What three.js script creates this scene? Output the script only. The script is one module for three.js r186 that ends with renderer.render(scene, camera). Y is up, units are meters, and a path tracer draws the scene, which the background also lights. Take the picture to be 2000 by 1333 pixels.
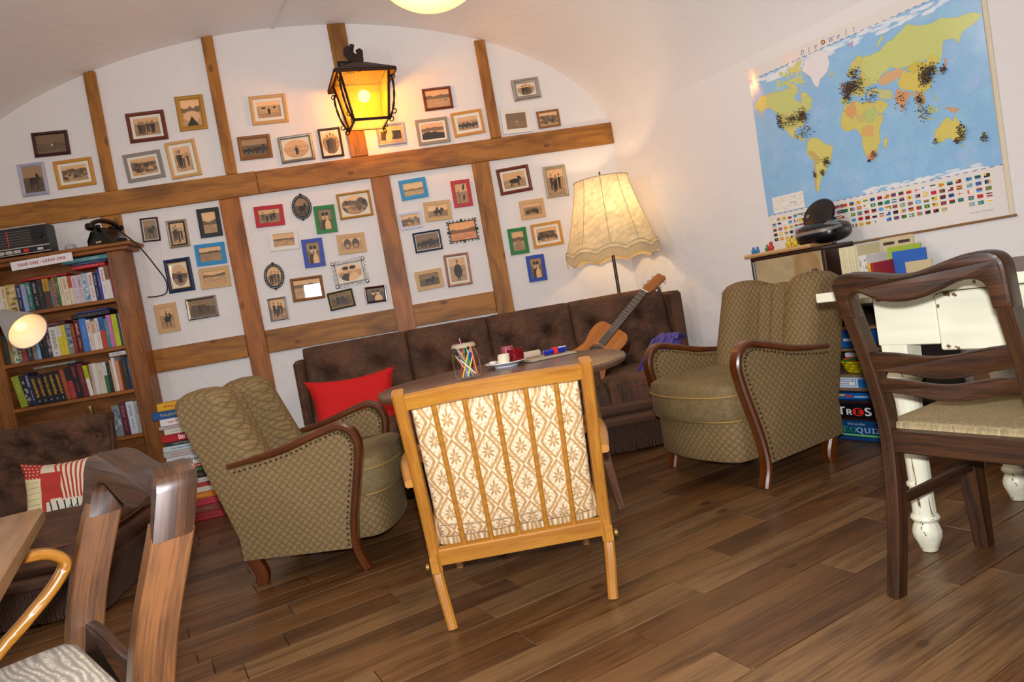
import * as THREE from 'three';
import { mergeGeometries, mergeVertices, toCreasedNormals } from 'three/addons/utils/BufferGeometryUtils.js';
import { RectAreaLightUniformsLib } from 'three/addons/lights/RectAreaLightUniformsLib.js';

// ------------------------------------------------------------------ camera, light, exposure
const scene = new THREE.Scene();
const camera = new THREE.PerspectiveCamera(52.55, 2000 / 1333, 0.05, 60);
const DEG = Math.PI / 180;
camera.rotation.order = 'YXZ';
camera.position.set(0, 1.03, 0);
camera.rotation.set(-3.064 * DEG, -7.992 * DEG, -9.842 * DEG);
camera.updateMatrixWorld(true);
const renderer = new THREE.WebGLRenderer({ antialias: true });
renderer.toneMapping = THREE.LinearToneMapping;
renderer.toneMappingExposure = 1.0;
renderer.shadowMap.enabled = true;
RectAreaLightUniformsLib.init();
scene.background = new THREE.Color(0x000000);

// the camera's own flash, 9 cm above the lens: lit the pendant's shadow onto the vault
const FLASH = 26;
const flash = new THREE.SpotLight(0xf4f7ff, FLASH, 0, 62 * DEG, 0.6, 2);
flash.position.set(0, 0.09, 0.0).applyQuaternion(camera.quaternion).add(camera.position);
flash.target.position.set(0, 0.05, -4).applyQuaternion(camera.quaternion).add(camera.position);
flash.castShadow = true; flash.shadow.radius = 1.2;
scene.add(flash, flash.target);

// daylight from a small cellar window in the left wall, out of view
const DAY = 20;
const daylight = new THREE.RectAreaLight(0xf4f6ff, DAY, 0.9, 0.48);
daylight.position.set(-3.08, 2.06, -1.2);
daylight.lookAt(0, 1.75, -1.7);
scene.add(daylight);
// daylight from a small pane high behind the camera, mirrored in one framed photograph
const DAY2 = 45;
const daylight2 = new THREE.RectAreaLight(0xfbf7f2, DAY2, .3, .28);
daylight2.position.set(-1.61, 1.85, 2.36);
daylight2.lookAt(0, 1.2, -4);
scene.add(daylight2);

// ------------------------------------------------------------------ helpers
function mulberry(a) { return () => { a |= 0; a = a + 0x6D2B79F5 | 0; let t = Math.imul(a ^ a >>> 15, 1 | a); t = t + Math.imul(t ^ t >>> 7, 61 | t) ^ t; return ((t ^ t >>> 14) >>> 0) / 4294967296; }; }
let rnd = mulberry(7);
const V = (x, y, z) => new THREE.Vector3(x, y, z);
const lerp = (a, b, t) => a + (b - a) * t;
const clamp = (x, a = 0, b = 1) => Math.min(b, Math.max(a, x));
const sst = (a, b, x) => { const t = clamp((x - a) / (b - a)); return t * t * (3 - 2 * t); };
const names = new Map();
function numbered(n) { const k = names.get(n) || 0; names.set(n, k + 1); return k ? n + '_' + String(k).padStart(3, '0') : n; }
function tag(o, label, category, group) { o.userData.label = label; o.userData.category = category; if (group) o.userData.group = group; return o; }
function thing(name, label, category, pos = [0, 0, 0], turn = 0, group) {
  const o = new THREE.Group(); o.name = numbered(name); scene.add(o);
  o.position.set(...pos); o.rotation.y = turn;
  return tag(o, label, category, group);
}
function norm(g) {
  let q = g.index ? g.toNonIndexed() : g;
  for (const k of Object.keys(q.attributes)) if (!['position', 'normal', 'uv'].includes(k)) q.deleteAttribute(k);
  if (!q.attributes.normal) q.computeVertexNormals();
  if (!q.attributes.uv) buv(q);
  return q;
}
function mesh(parent, name, geos, mat, label) {
  const list = (Array.isArray(geos) ? geos : [geos]).map(norm);
  const g = list.length > 1 ? mergeGeometries(list) : list[0];
  const m = new THREE.Mesh(g, mat); m.name = parent === scene ? numbered(name) : name;
  m.castShadow = m.receiveShadow = true;
  if (label) m.userData.label = label;
  parent.add(m); return m;
}
// box-projected uv in metres; ax = the axis the grain (u) follows
function buv(g, ax = 0, ou = 0, ov = 0) {
  if (g.index) g = g.toNonIndexed();
  const p = g.attributes.position, n = p.count, uv = new Float32Array(n * 2), a = V(), b = V(), c = V(), nn = V();
  for (let i = 0; i < n; i += 3) {
    a.fromBufferAttribute(p, i); b.fromBufferAttribute(p, i + 1); c.fromBufferAttribute(p, i + 2);
    nn.copy(b).sub(a).cross(c.clone().sub(a));
    const m = [Math.abs(nn.x), Math.abs(nn.y), Math.abs(nn.z)], d = m.indexOf(Math.max(...m));
    let ui = ax, vi;
    if (d === ax) { ui = (ax + 1) % 3; vi = (ax + 2) % 3; } else vi = 3 - ax - d;
    [a, b, c].forEach((q, k) => { uv[(i + k) * 2] = q.getComponent(ui) + ou; uv[(i + k) * 2 + 1] = q.getComponent(vi) + ov; });
  }
  g.setAttribute('uv', new THREE.BufferAttribute(uv, 2));
  return g;
}
const T = (g, x = 0, y = 0, z = 0) => g.translate(x, y, z);
function R(g, x = 0, y = 0, z = 0) { if (x) g.rotateX(x); if (y) g.rotateY(y); if (z) g.rotateZ(z); return g; }
// chamfered box, 44 triangles
function cbox(w, h, d, c = 0.003, ax = 0, ou = 0, ov = 0) {
  c = Math.min(c, w * .45, h * .45, d * .45);
  const X = w / 2, Y = h / 2, Z = d / 2, P = [], q = (...v) => { const [A, B, C, D] = v; P.push(...A, ...B, ...C); if (D) P.push(...A, ...C, ...D); };
  const v = (sx, sy, sz, k) => [sx * (X - (k === 0 ? 0 : c)), sy * (Y - (k === 1 ? 0 : c)), sz * (Z - (k === 2 ? 0 : c))];
  for (const s of [1, -1]) {
    const f = (k, A, B, C, D) => s > 0 ? q(A, B, C, D) : q(D, C, B, A);
    f(0, v(s, -1, -1, 0), v(s, 1, -1, 0), v(s, 1, 1, 0), v(s, -1, 1, 0));
    f(1, v(-1, s, -1, 1), v(-1, s, 1, 1), v(1, s, 1, 1), v(1, s, -1, 1));
    f(2, v(-1, -1, s, 2), v(1, -1, s, 2), v(1, 1, s, 2), v(-1, 1, s, 2));
  }
  const fl = (A, B, C, D, flip) => flip ? (D ? q(D, C, B, A) : q(C, B, A)) : q(A, B, C, D);
  for (const s of [1, -1]) for (const t of [1, -1]) {
    fl(v(s, t, -1, 0), v(s, t, -1, 1), v(s, t, 1, 1), v(s, t, 1, 0), s * t < 0);
    fl(v(-1, s, t, 1), v(-1, s, t, 2), v(1, s, t, 2), v(1, s, t, 1), s * t < 0);
    fl(v(s, -1, t, 2), v(s, -1, t, 0), v(s, 1, t, 0), v(s, 1, t, 2), s * t < 0);
    for (const u of [1, -1]) fl(v(s, t, u, 0), v(s, t, u, 1), v(s, t, u, 2), null, s * t * u < 0);
  }
  const g = new THREE.BufferGeometry(); g.setAttribute('position', new THREE.Float32BufferAttribute(P, 3));
  g.computeVertexNormals();
  return buv(g, ax, ou, ov);
}
const bx = (x0, x1, y0, y1, z0, z1, c = 0.003, ax = 0, ou = 0, ov = 0) => { const g = cbox(x1 - x0, y1 - y0, z1 - z0, c, ax, ou, ov); return T(g, (x0 + x1) / 2, (y0 + y1) / 2, (z0 + z1) / 2); };
// grid surface from a function (u,v in 0..1) -> [x,y,z]; uv in metres given by su, sv
function grid(nu, nv, f, su = 1, sv = 1, flip = false) {
  const P = [], U = [], I = [];
  for (let j = 0; j <= nv; j++) for (let i = 0; i <= nu; i++) { const q = f(i / nu, j / nv); P.push(q[0], q[1], q[2]); U.push(q[3] ?? i / nu * su, q[4] ?? j / nv * sv); }
  for (let j = 0; j < nv; j++) for (let i = 0; i < nu; i++) {
    const a = j * (nu + 1) + i, b = a + 1, c = a + nu + 1, d = c + 1;
    flip ? I.push(a, c, b, b, c, d) : I.push(a, b, c, b, d, c);
  }
  const g = new THREE.BufferGeometry();
  g.setAttribute('position', new THREE.Float32BufferAttribute(P, 3)); g.setAttribute('uv', new THREE.Float32BufferAttribute(U, 2)); g.setIndex(I);
  g.computeVertexNormals(); return g;
}
// swept chamfered rectangle along a smooth path
function sweep(pts, w, h, o = {}) {
  const up0 = o.up || V(0, 0, 1), n = o.n || 24, r = o.r ?? 0.3;
  const curve = new THREE.CatmullRomCurve3(pts.map(p => p.isVector3 ? p : V(...p)), false, 'centripetal');
  const fw = typeof w === 'function' ? w : () => w, fh = typeof h === 'function' ? h : () => h;
  const P = [], U = [], I = [], K = o.round ? 12 : 8; let len = 0, last = null;
  for (let i = 0; i <= n; i++) {
    const t = i / n, p = curve.getPoint(t), tg = curve.getTangent(t).normalize();
    const side = tg.clone().cross(up0).normalize(), up = side.clone().cross(tg).normalize();
    const a = fw(t) / 2, b = fh(t) / 2, c = Math.min(a, b) * r;
    let ring;
    if (o.round) ring = Array.from({ length: K }, (_, k) => [a * Math.cos(k / K * 6.2832), b * Math.sin(k / K * 6.2832)]);
    else ring = [[a, -b + c], [a, b - c], [a - c, b], [-a + c, b], [-a, b - c], [-a, -b + c], [-a + c, -b], [a - c, -b]];
    if (last) len += p.distanceTo(last); last = p;
    let per = 0;
    for (let k = 0; k <= K; k++) {
      const q = ring[k % K];
      if (k) per += Math.hypot(q[0] - ring[k - 1][0], q[1] - ring[k - 1][1]);
      P.push(p.x + side.x * q[0] + up.x * q[1], p.y + side.y * q[0] + up.y * q[1], p.z + side.z * q[0] + up.z * q[1]); U.push(len + (o.ou || 0), per + (o.ov || 0));
    }
  }
  const S = K + 1;
  for (let i = 0; i < n; i++) for (let k = 0; k < K; k++) { const a = i * S + k, b = a + 1, c = a + S, d = c + 1; I.push(a, c, b, b, c, d); }
  for (let k = 1; k < K - 1; k++) { I.push(0, k, k + 1); const e = n * S; I.push(e, e + k + 1, e + k); }
  const g = new THREE.BufferGeometry();
  g.setAttribute('position', new THREE.Float32BufferAttribute(P, 3)); g.setAttribute('uv', new THREE.Float32BufferAttribute(U, 2)); g.setIndex(I);
  return toCreasedNormals(g, o.round ? 1.2 : 0.6);
}
const tube = (pts, r, n = 24, k = 8, closed = false) => new THREE.TubeGeometry(new THREE.CatmullRomCurve3(pts.map(p => p.isVector3 ? p : V(...p)), closed, 'centripetal'), n, r, k, closed);
function lathe(pts, seg = 32, crease = 0.7) {
  const g = new THREE.LatheGeometry(pts.map(p => new THREE.Vector2(p[0], p[1])), seg);
  g.deleteAttribute('normal'); return toCreasedNormals(mergeVertices(g, 1e-6), crease);
}
function cyl(r0, r1, h, seg = 16, c = 0) { return c ? lathe([[0, -h / 2], [r1 - c, -h / 2], [r1, -h / 2 + c], [r0, h / 2 - c], [r0 - c, h / 2], [0, h / 2]], seg) : new THREE.CylinderGeometry(r0, r1, h, seg); }
function between(a, b, r0, r1, seg = 10) {   // cylinder from a to b
  a = a.isVector3 ? a : V(...a); b = b.isVector3 ? b : V(...b);
  const d = b.clone().sub(a), g = new THREE.CylinderGeometry(r1, r0, d.length(), seg); g.rotateX(Math.PI / 2);
  g.applyMatrix4(new THREE.Matrix4().lookAt(V(0, 0, 0), d.clone().negate(), Math.abs(d.y) > .99 * d.length() ? V(1, 0, 0) : V(0, 1, 0)));
  return T(g, (a.x + b.x) / 2, (a.y + b.y) / 2, (a.z + b.z) / 2);
}
function extr(shape, depth, bev = 0.003, ax = 0, seg = 12) {
  const g = new THREE.ExtrudeGeometry(shape, { depth: depth - 2 * bev, bevelEnabled: bev > 0, bevelThickness: bev, bevelSize: bev, bevelOffset: -bev, bevelSegments: 2, curveSegments: seg });
  T(g, 0, 0, bev); g.deleteAttribute('normal'); g.deleteAttribute('uv');
  return buv(toCreasedNormals(g, 0.55), ax);
}
function poly(pts, smooth = false) { const s = new THREE.Shape(); s.moveTo(...pts[0]); if (smooth) s.splineThru(pts.slice(1).map(p => new THREE.Vector2(...p))); else for (const p of pts.slice(1)) s.lineTo(...p); return s; }
// superellipse-edged upholstery pad on the z=0 plane, bulging to +z; bump(x,y) is added to the front
function pad(w, h, t, nx, ny, bump = () => 0, n = 5, edge = null) {
  const e = s => Math.pow(Math.max(0, 1 - Math.pow(Math.abs(s), n)), 1 / n);
  const m = s => { const k = Math.abs(s); return Math.sign(s) * (1 - Math.pow(1 - k, 1.6)); };
  const front = grid(nx, ny, (u, v) => {
    const a = m(u * 2 - 1), b = m(v * 2 - 1), x = a * w / 2; let y = b * h / 2; if (edge) y += edge(x, b);
    const k = e(a) * e(b); return [x, y, t * k + bump(x, y) * k, x, y];
  });
  const rim = grid(2, 2, (u, v) => [(u - .5) * w, (v - .5) * h, 0, u * w, v * h], 1, 1, true);
  return edge ? [front] : [front, rim];
}
// soft pillow, both faces
function pillow(w, h, t, n = 22, pinch = 0.1, wrinkle = 0) {
  const f = (u, v, s) => {
    const a = u * 2 - 1, b = v * 2 - 1, k = Math.pow(Math.max(0, (1 - a ** 4)) * Math.max(0, (1 - b ** 4)), .5);
    const x = a * w / 2 * (1 - pinch * (1 - b * b) * Math.abs(a)), y = b * h / 2 * (1 - pinch * (1 - a * a) * Math.abs(b));
    return [x, y, s * t / 2 * k * (1 + wrinkle * Math.sin(a * 7 + b * 5) * Math.sin(b * 9 - a * 3)), u * w, v * h];
  };
  return [grid(n, n, (u, v) => f(u, v, 1)), grid(n, n, (u, v) => f(u, v, -1), 1, 1, true)];
}

// ------------------------------------------------------------------ textures
function hash2(x, y, s) { let h = Math.imul(x, 374761393) + Math.imul(y, 668265263) + Math.imul(s, 2246822519) | 0; h = Math.imul(h ^ h >>> 13, 1274126177); return ((h ^ h >>> 16) >>> 0) / 4294967296; }
function vn(x, y, px, py, s) {   // periodic value noise
  const xi = Math.floor(x), yi = Math.floor(y), fx = x - xi, fy = y - yi, u = fx * fx * (3 - 2 * fx), v = fy * fy * (3 - 2 * fy);
  const X0 = ((xi % px) + px) % px, X1 = (X0 + 1) % px, Y0 = ((yi % py) + py) % py, Y1 = (Y0 + 1) % py;
  return lerp(lerp(hash2(X0, Y0, s), hash2(X1, Y0, s), u), lerp(hash2(X0, Y1, s), hash2(X1, Y1, s), u), v);
}
function fbm(x, y, px, py, s, o = 4) { let a = .5, r = 0, t = 0; for (let i = 0; i < o; i++) { r += a * vn(x, y, px, py, s + i * 17); t += a; a *= .5; x *= 2; y *= 2; px *= 2; py *= 2; } return r / t; }
function dataTex(w, h, f, repU = 1, repV = 1, srgb = true) {
  const d = new Uint8Array(w * h * 4);
  for (let y = 0; y < h; y++) for (let x = 0; x < w; x++) { const c = f(x / w, y / h), i = (y * w + x) * 4; d[i] = clamp(c[0], 0, 255); d[i + 1] = clamp(c[1], 0, 255); d[i + 2] = clamp(c[2], 0, 255); d[i + 3] = 255; }
  const t = new THREE.DataTexture(d, w, h); t.wrapS = t.wrapT = THREE.RepeatWrapping; t.magFilter = THREE.LinearFilter; t.minFilter = THREE.LinearMipmapLinearFilter; t.generateMipmaps = true;
  if (srgb) t.colorSpace = THREE.SRGBColorSpace; t.repeat.set(1 / repU, 1 / repV); t.needsUpdate = true; return t;
}
const hexrgb = h => [h >> 16 & 255, h >> 8 & 255, h & 255];
// wood: u along the grain; covers lu x lv metres
function wood(base, dark, o = {}) {
  const { w = 1024, h = 256, lu = 1.2, lv = .3, seed = 1, rings = 5, wav = 1.2, fine = .35, blot = .5, knots = 0 } = o;
  const B = hexrgb(base), D = hexrgb(dark), r = mulberry(seed * 99 + 5), kn = [];
  for (let i = 0; i < knots; i++) kn.push([r(), r(), .008 + r() * .012]);
  return dataTex(w, h, (u, v) => {
    let warp = fbm(u * 4, v * 4, 4, 4, seed, 3) * wav, kd = 0;
    for (const k of kn) { let du = Math.abs(u - k[0]); du = Math.min(du, 1 - du); let dv = Math.abs(v - k[1]); dv = Math.min(dv, 1 - dv); const q = Math.hypot(du * lu * .55, dv * lv); warp += .25 * Math.exp(-q / .03); kd = Math.max(kd, 1 - sst(k[2] * .5, k[2] * 1.3, q)); }
    const ring = Math.pow(.5 + .5 * Math.sin((v * rings + warp) * 6.2832), 1.6);
    const f1 = fbm(u * 10, v * 90, 10, 90, seed + 3, 2), f2 = fbm(u * 40, v * 128, 40, 128, seed + 9, 1), bl = fbm(u * 5, v * 3, 5, 3, seed + 21, 3);
    const k = clamp(ring * .38 + (f1 - .5) * fine * 1.9 + (f2 - .5) * fine * .7 + (bl - .5) * blot * 1.6 + .12 + kd * .8);
    return [lerp(B[0], D[0], k), lerp(B[1], D[1], k), lerp(B[2], D[2], k)];
  }, lu, lv);
}
const noiseBump = (n, sc, seed, lu, lv = lu) => dataTex(n, n, (u, v) => { const q = 255 * fbm(u * sc, v * sc, sc, sc, seed, 4); return [q, q, q]; }, lu, lv, false);
function canvas(w, h, draw) { const c = document.createElement('canvas'); c.width = w; c.height = h; const x = c.getContext('2d'); draw(x, w, h); const t = new THREE.CanvasTexture(c); t.colorSpace = THREE.SRGBColorSpace; t.wrapS = t.wrapT = THREE.RepeatWrapping; t.anisotropy = 4; return t; }
const css = (r, g, b) => `rgb(${r | 0},${g | 0},${b | 0})`;

// ------------------------------------------------------------------ materials
const std = (color, roughness = .6, o = {}) => new THREE.MeshStandardMaterial({ color, roughness, ...o });
const phys = (color, roughness = .6, o = {}) => new THREE.MeshPhysicalMaterial({ color, roughness, ...o });
const plasterBump = noiseBump(512, 24, 4, 1.4);
const timberTex = wood(0xad7128, 0x6e4212, { seed: 3, rings: 3, wav: 2, knots: 5, lu: 1.5, lv: .4, blot: .7 });
const floorTex = [11, 12, 13].map(s => wood(0x7c5a36, 0x482f18, { seed: s, rings: 2, wav: 1.6, knots: 1, lu: 1.7, lv: .36, fine: .5, blot: .55 }));
const darkTex = wood(0x452710, 0x1c0e05, { seed: 21, rings: 6, wav: 1, fine: .45, lu: .9, lv: .2, blot: .6 });
const wornTex = wood(0x68401f, 0x3a2212, { seed: 23, rings: 4, wav: 1, fine: .5, lu: .9, lv: .2, blot: .9 });
const beechTex = wood(0xb97c28, 0x93591a, { seed: 31, rings: 3, wav: .6, fine: .4, lu: .8, lv: .2, blot: .3 });
const walnutTex = wood(0x77523a, 0x50331f, { seed: 41, rings: 5, wav: 1, fine: .5, lu: 1.2, lv: .4 });
const caseTex = wood(0x9a5c1e, 0x5e330f, { seed: 51, rings: 4, wav: 1.2, fine: .35, lu: 1, lv: .3 });
const tableTex = wood(0xa2794f, 0x7a5433, { seed: 61, rings: 6, wav: 1, fine: .45, lu: 1.2, lv: .3 });
const fineBump = noiseBump(256, 64, 8, .08);
const MAT = {
  plaster: std(0xe9e4e0, .92, { bumpMap: plasterBump, bumpScale: .004 }),
  timber: std(0xffffff, .55, { map: timberTex, bumpMap: timberTex, bumpScale: .001 }),
  timberPale: std(0xffe8d8, .5, { map: timberTex }),
  dark: phys(0xffffff, .48, { map: darkTex, clearcoat: .22, clearcoatRoughness: .25 }),
  darkWorn: phys(0xffffff, .36, { map: wornTex, clearcoat: .7, clearcoatRoughness: .22 }),
  beech: phys(0xffffff, .38, { map: beechTex, clearcoat: .6, clearcoatRoughness: .2 }),
  walnut: phys(0xffffff, .4, { map: walnutTex, clearcoat: .5, clearcoatRoughness: .2 }),
  arm: phys(0xa98d74, .35, { map: caseTex, clearcoat: .6, clearcoatRoughness: .25 }),
  bookcase: phys(0xffffff, .55, { map: caseTex, clearcoat: .12, clearcoatRoughness: .2 }),
  tabletop: phys(0xffffff, .35, { map: tableTex, clearcoat: .4, clearcoatRoughness: .25 }),
  iron: std(0x17130f, .5, { metalness: .4 }),
  steel: std(0xb9b8b5, .28, { metalness: .9 }),
  brass: std(0x8a6a35, .35, { metalness: .9 }),
  black: std(0x0f0f10, .35), white: std(0xeeeae2, .5), paper: std(0xe9e1cf, .8),
  glass: phys(0xffffff, .02, { transmission: 1, thickness: 0, ior: 1.5 }),
};

// ------------------------------------------------------------------ the room
const BACK = -5.3, CX = 1.803, TM = 21 * DEG;            // back wall plane, back right corner, splay of the right wall
const RW = (s, off, y) => [CX + s * Math.sin(TM) - off * Math.cos(TM), y, BACK + s * Math.cos(TM) + off * Math.sin(TM)];
function struct(o) { o.userData.kind = 'structure'; return o; }
const SPRING = 2.32, FRONT = 2.5, xR = z => CX + (z - BACK) * Math.tan(TM), xL = z => -3.09 - (z - BACK) * .03;
const vaultAt = (x, z) => { const c = (xL(z) + xR(z)) / 2, a = (xR(z) - xL(z)) / 2 * 1.012, d = clamp(Math.abs(x - c) / a); return 3.305 - 1.2 * (1 - Math.sqrt(1 - d * d)); };

const wallBack = struct(new THREE.Group()); wallBack.name = 'wall_back'; scene.add(wallBack);
mesh(wallBack, 'plaster', bx(-3.4, 2.1, -.1, 3.6, BACK - .2, BACK, .001), MAT.plaster);
{ // half timbering, each board a piece of the wall
  let k = 0;
  const board = (n, x0, x1, y0, y1, m = MAT.timber, tilt = 0) => {
    const ver = y1 - y0 > x1 - x0, g = cbox(x1 - x0, y1 - y0, .024, .004, ver ? 1 : 0, (k++) * .37, k * .11);
    g.translate(0, 0, .012); if (tilt) g.rotateZ(tilt); g.translate((x0 + x1) / 2, (y0 + y1) / 2, BACK);
    return mesh(wallBack, n, g, m);
  };
  const T1 = (x0, x1) => Math.min(vaultAt(x0, BACK), vaultAt(x1, BACK)) + .006;
  board('beam', -3.07, -.905, 2.13, 2.297); board('beam', -.903, 1.805, 2.131, 2.294);
  board('upper_post', -1.933, -1.853, 2.298, T1(-1.92, -1.84), MAT.timber, -.012); board('upper_post', -1.106, -1.028, 2.298, T1(-1.1, -1.02), MAT.timber, -.008);
  board('upper_post', -.212, -.082, 2.298, T1(-.21, -.08)); board('upper_post', .848, .93, 2.296, T1(.84, .93), MAT.timber, .004);
  board('post', -2.004, -1.868, 0, 2.128); board('post', -1.193, -1.053, 0, 2.128, MAT.timberPale); board('post', -.1, .04, 0, 2.129, MAT.timberPale); board('post', .668, .802, 0, 2.13);
  board('rail', -3.07, -2.006, .972, 1.14); board('rail', -1.866, -1.195, .972, 1.14); board('rail', -1.051, -.102, .975, 1.143); board('rail', .042, .666, .982, 1.148);
}
{ const m = mesh(scene, 'wall_right', bx(-.2, 0, -.1, 3.0, -.2, 8.6, .001), MAT.plaster);
  m.geometry.translate(.2, 0, 0); m.position.set(CX, 0, BACK); m.rotation.y = TM; struct(m); }
{ // left wall with the window opening
  const x = -3.09, w = .25, z0 = BACK, z1 = FRONT, a = -1.65, b = -.75, y0 = 1.82, y1 = 2.3;
  const m = mesh(scene, 'wall_left', [bx(x - w, x, -.1, y0, z0 - .2, z1 + .2, .001), bx(x - w, x, y1, 3, z0 - .2, z1 + .2, .001), bx(x - w, x, y0, y1, z0 - .2, a, .001), bx(x - w, x, y0, y1, b, z1 + .2, .001)], MAT.plaster); struct(m);
  const wn = struct(new THREE.Group()); wn.name = 'window_1'; scene.add(wn);
  mesh(wn, 'window_frame', [bx(x - .14, x - .09, y0, y0 + .05, a, b), bx(x - .14, x - .09, y1 - .05, y1, a, b), bx(x - .14, x - .09, y0 + .05, y1 - .05, a, a + .05), bx(x - .14, x - .09, y0 + .05, y1 - .05, b - .05, b), bx(x - .13, x - .1, y0 + .05, y1 - .05, (a + b) / 2 - .02, (a + b) / 2 + .02)], MAT.white);
  mesh(wn, 'pane', bx(x - .16, x - .145, y0, y1, a, b), std(0xffffff, .6, { emissive: 0xf4f6ff, emissiveIntensity: 3 }));
}
{ const m = mesh(scene, 'wall_front', bx(-3.5, 5.2, -.1, 3.6, FRONT, FRONT + .2, .001), MAT.plaster); struct(m);
  const wn = struct(new THREE.Group()); wn.name = 'window_2'; scene.add(wn);
  mesh(wn, 'window_frame', [bx(-1.81, -1.41, 1.66, 1.71, 2.44, 2.5), bx(-1.81, -1.41, 1.99, 2.04, 2.44, 2.5), bx(-1.81, -1.76, 1.71, 1.99, 2.44, 2.5), bx(-1.46, -1.41, 1.71, 1.99, 2.44, 2.5)], MAT.white);
  mesh(wn, 'pane', bx(-1.76, -1.46, 1.71, 1.99, 2.47, 2.49), std(0xffffff, .6, { emissive: 0xfbf7f2, emissiveIntensity: 8 }));
}
{ // barrel vault, with thickness
  const f = up => (u, v) => { const z = lerp(BACK - .1, FRONT + .1, v), x = lerp(xL(z) - .04, xR(z) + .04, u); return [x, vaultAt(x, z) + up + (up ? 0 : .006 * (vn(x * 2.5, z * 2.5, 99, 99, 5) - .5)), z, x, z]; };
  const m = mesh(scene, 'ceiling', [grid(96, 60, f(0)), grid(40, 4, f(.22), 1, 1, true)], MAT.plaster); struct(m);
  mesh(m, 'cable_ridge', tube(Array.from({ length: 14 }, (_, k) => { const d = k * .16, x = -.6 + d * Math.sin(TM), z = BACK + .01 + d * Math.cos(TM); return V(x, vaultAt(x, z) - .003, z); }), .009, 40, 6), MAT.plaster);
}
{ // oak strip floor: rows run square to the right wall
  const fl = struct(new THREE.Group()); fl.name = 'floor'; scene.add(fl);
  mesh(fl, 'subfloor', bx(-4, 6, -.12, -.021, BACK - .2, FRONT + .2, .001), std(0x2a1a0e, .9));
  const tints = [0xffffff, 0xe3d6c6, 0xc9b59c, 0xf3e6d2, 0xd8c2a4];
  const mats = []; for (const tx of floorTex) for (const c of tints) mats.push(phys(c, .42, { map: tx, bumpMap: tx, bumpScale: .0006, clearcoat: .25, clearcoatRoughness: .35 }));
  const rows = { 22: [], }, P = .1345, S0 = 3.29; let rr = mulberry(4242);
  const known = { 0: [1.46], 1: [1.622, 3.0], 2: [2.34], 3: [1.71], 4: [2.42, 1.28], 5: [2.11], 6: [2.67, 1.835], 7: [1.5, 3.1], 8: [2.67], 10: [2.58], 12: [2.68, 3.55], 13: [3.2], 11: [3.27, 3.51], 9: [3.6, 1.2] };
  for (let k = -8; k < 38; k++) {
    const s1 = S0 - k * P, s0 = s1 - P, a0 = s1 < 0 ? -s1 / Math.tan(TM) - .05 : 0; let end = 5.0; if (a0 > end - .3) continue;
    let cuts = (known[k] || []).slice().sort((p, q) => p - q), all = [a0];
    const fill = (a, b) => { let x = a; while (b - x > 1.7) { x += .75 + rr() * .75; all.push(x); } };
    let x = a0; for (const c of cuts) { fill(x, c); all.push(c); x = c; } fill(x, end); all.push(end);
    for (let i = 0; i < all.length - 1; i++) {
      const L = all[i + 1] - all[i]; if (L < .05) continue;
      const g = cbox(L - .0022, .021, P - .002, .0016, 0, rr() * 3, rr() * 3);
      const m = mesh(fl, 'plank', g, mats[rr() * mats.length | 0]);
      const c = RW((s0 + s1) / 2, (all[i] + all[i + 1]) / 2, -.0105 + (rr() - .5) * .0009); m.position.set(...c); m.rotation.y = TM;
    }
  }
  const g = bx(-.2, 7, -.021, -.002, 4.38, 8.6, .001); g.translate(-6.9, 0, 0);
  const r = mesh(fl, 'floor_boards', g, mats[1]); r.position.set(CX, 0, BACK); r.rotation.y = TM; r.userData.kind = 'stuff';
}

// ------------------------------------------------------------------ framed photographs on the back wall
const FR = {   // frame finishes
  maroon: std(0x3a1418, .3), lilac: std(0xaeb0c2, .4, { metalness: .2 }), gold: std(0xb98a3a, .4, { metalness: .3 }), yellow: std(0xc98d34, .5), mahog: std(0x6a2a12, .4), taupe: std(0x8d8377, .5), oak: std(0xd0a468, .55, { bumpMap: timberTex, bumpScale: .0006 }), brown: std(0x8a5a2c, .5), pewter: std(0x9a9388, .35, { metalness: .7 }), dkbrown: std(0x3c2414, .35), white: std(0xe6e0d6, .5), silver: std(0xb4b1ac, .25, { metalness: .85 }), champ: std(0xb3a58c, .35, { metalness: .6 }), black: std(0x131313, .4), sky: std(0x1f8cc4, .5), navy: std(0x14264e, .35), red: std(0xb51420, .45), green: std(0x14782a, .45), blue: std(0x2444a6, .45), nat: std(0xcfa873, .6, { bumpMap: timberTex, bumpScale: .0006 }), chrome: std(0xd4d4d4, .12, { metalness: 1 }), dkgreen: std(0x2b3a34, .35), rose: std(0xb58a74, .3, { metalness: .5 }), antique: std(0x33332f, .45, { metalness: .6 }),
  mat: std(0xece6d6, .8), photo: null, liner: std(0xcfc5ae, .6),
};
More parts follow.
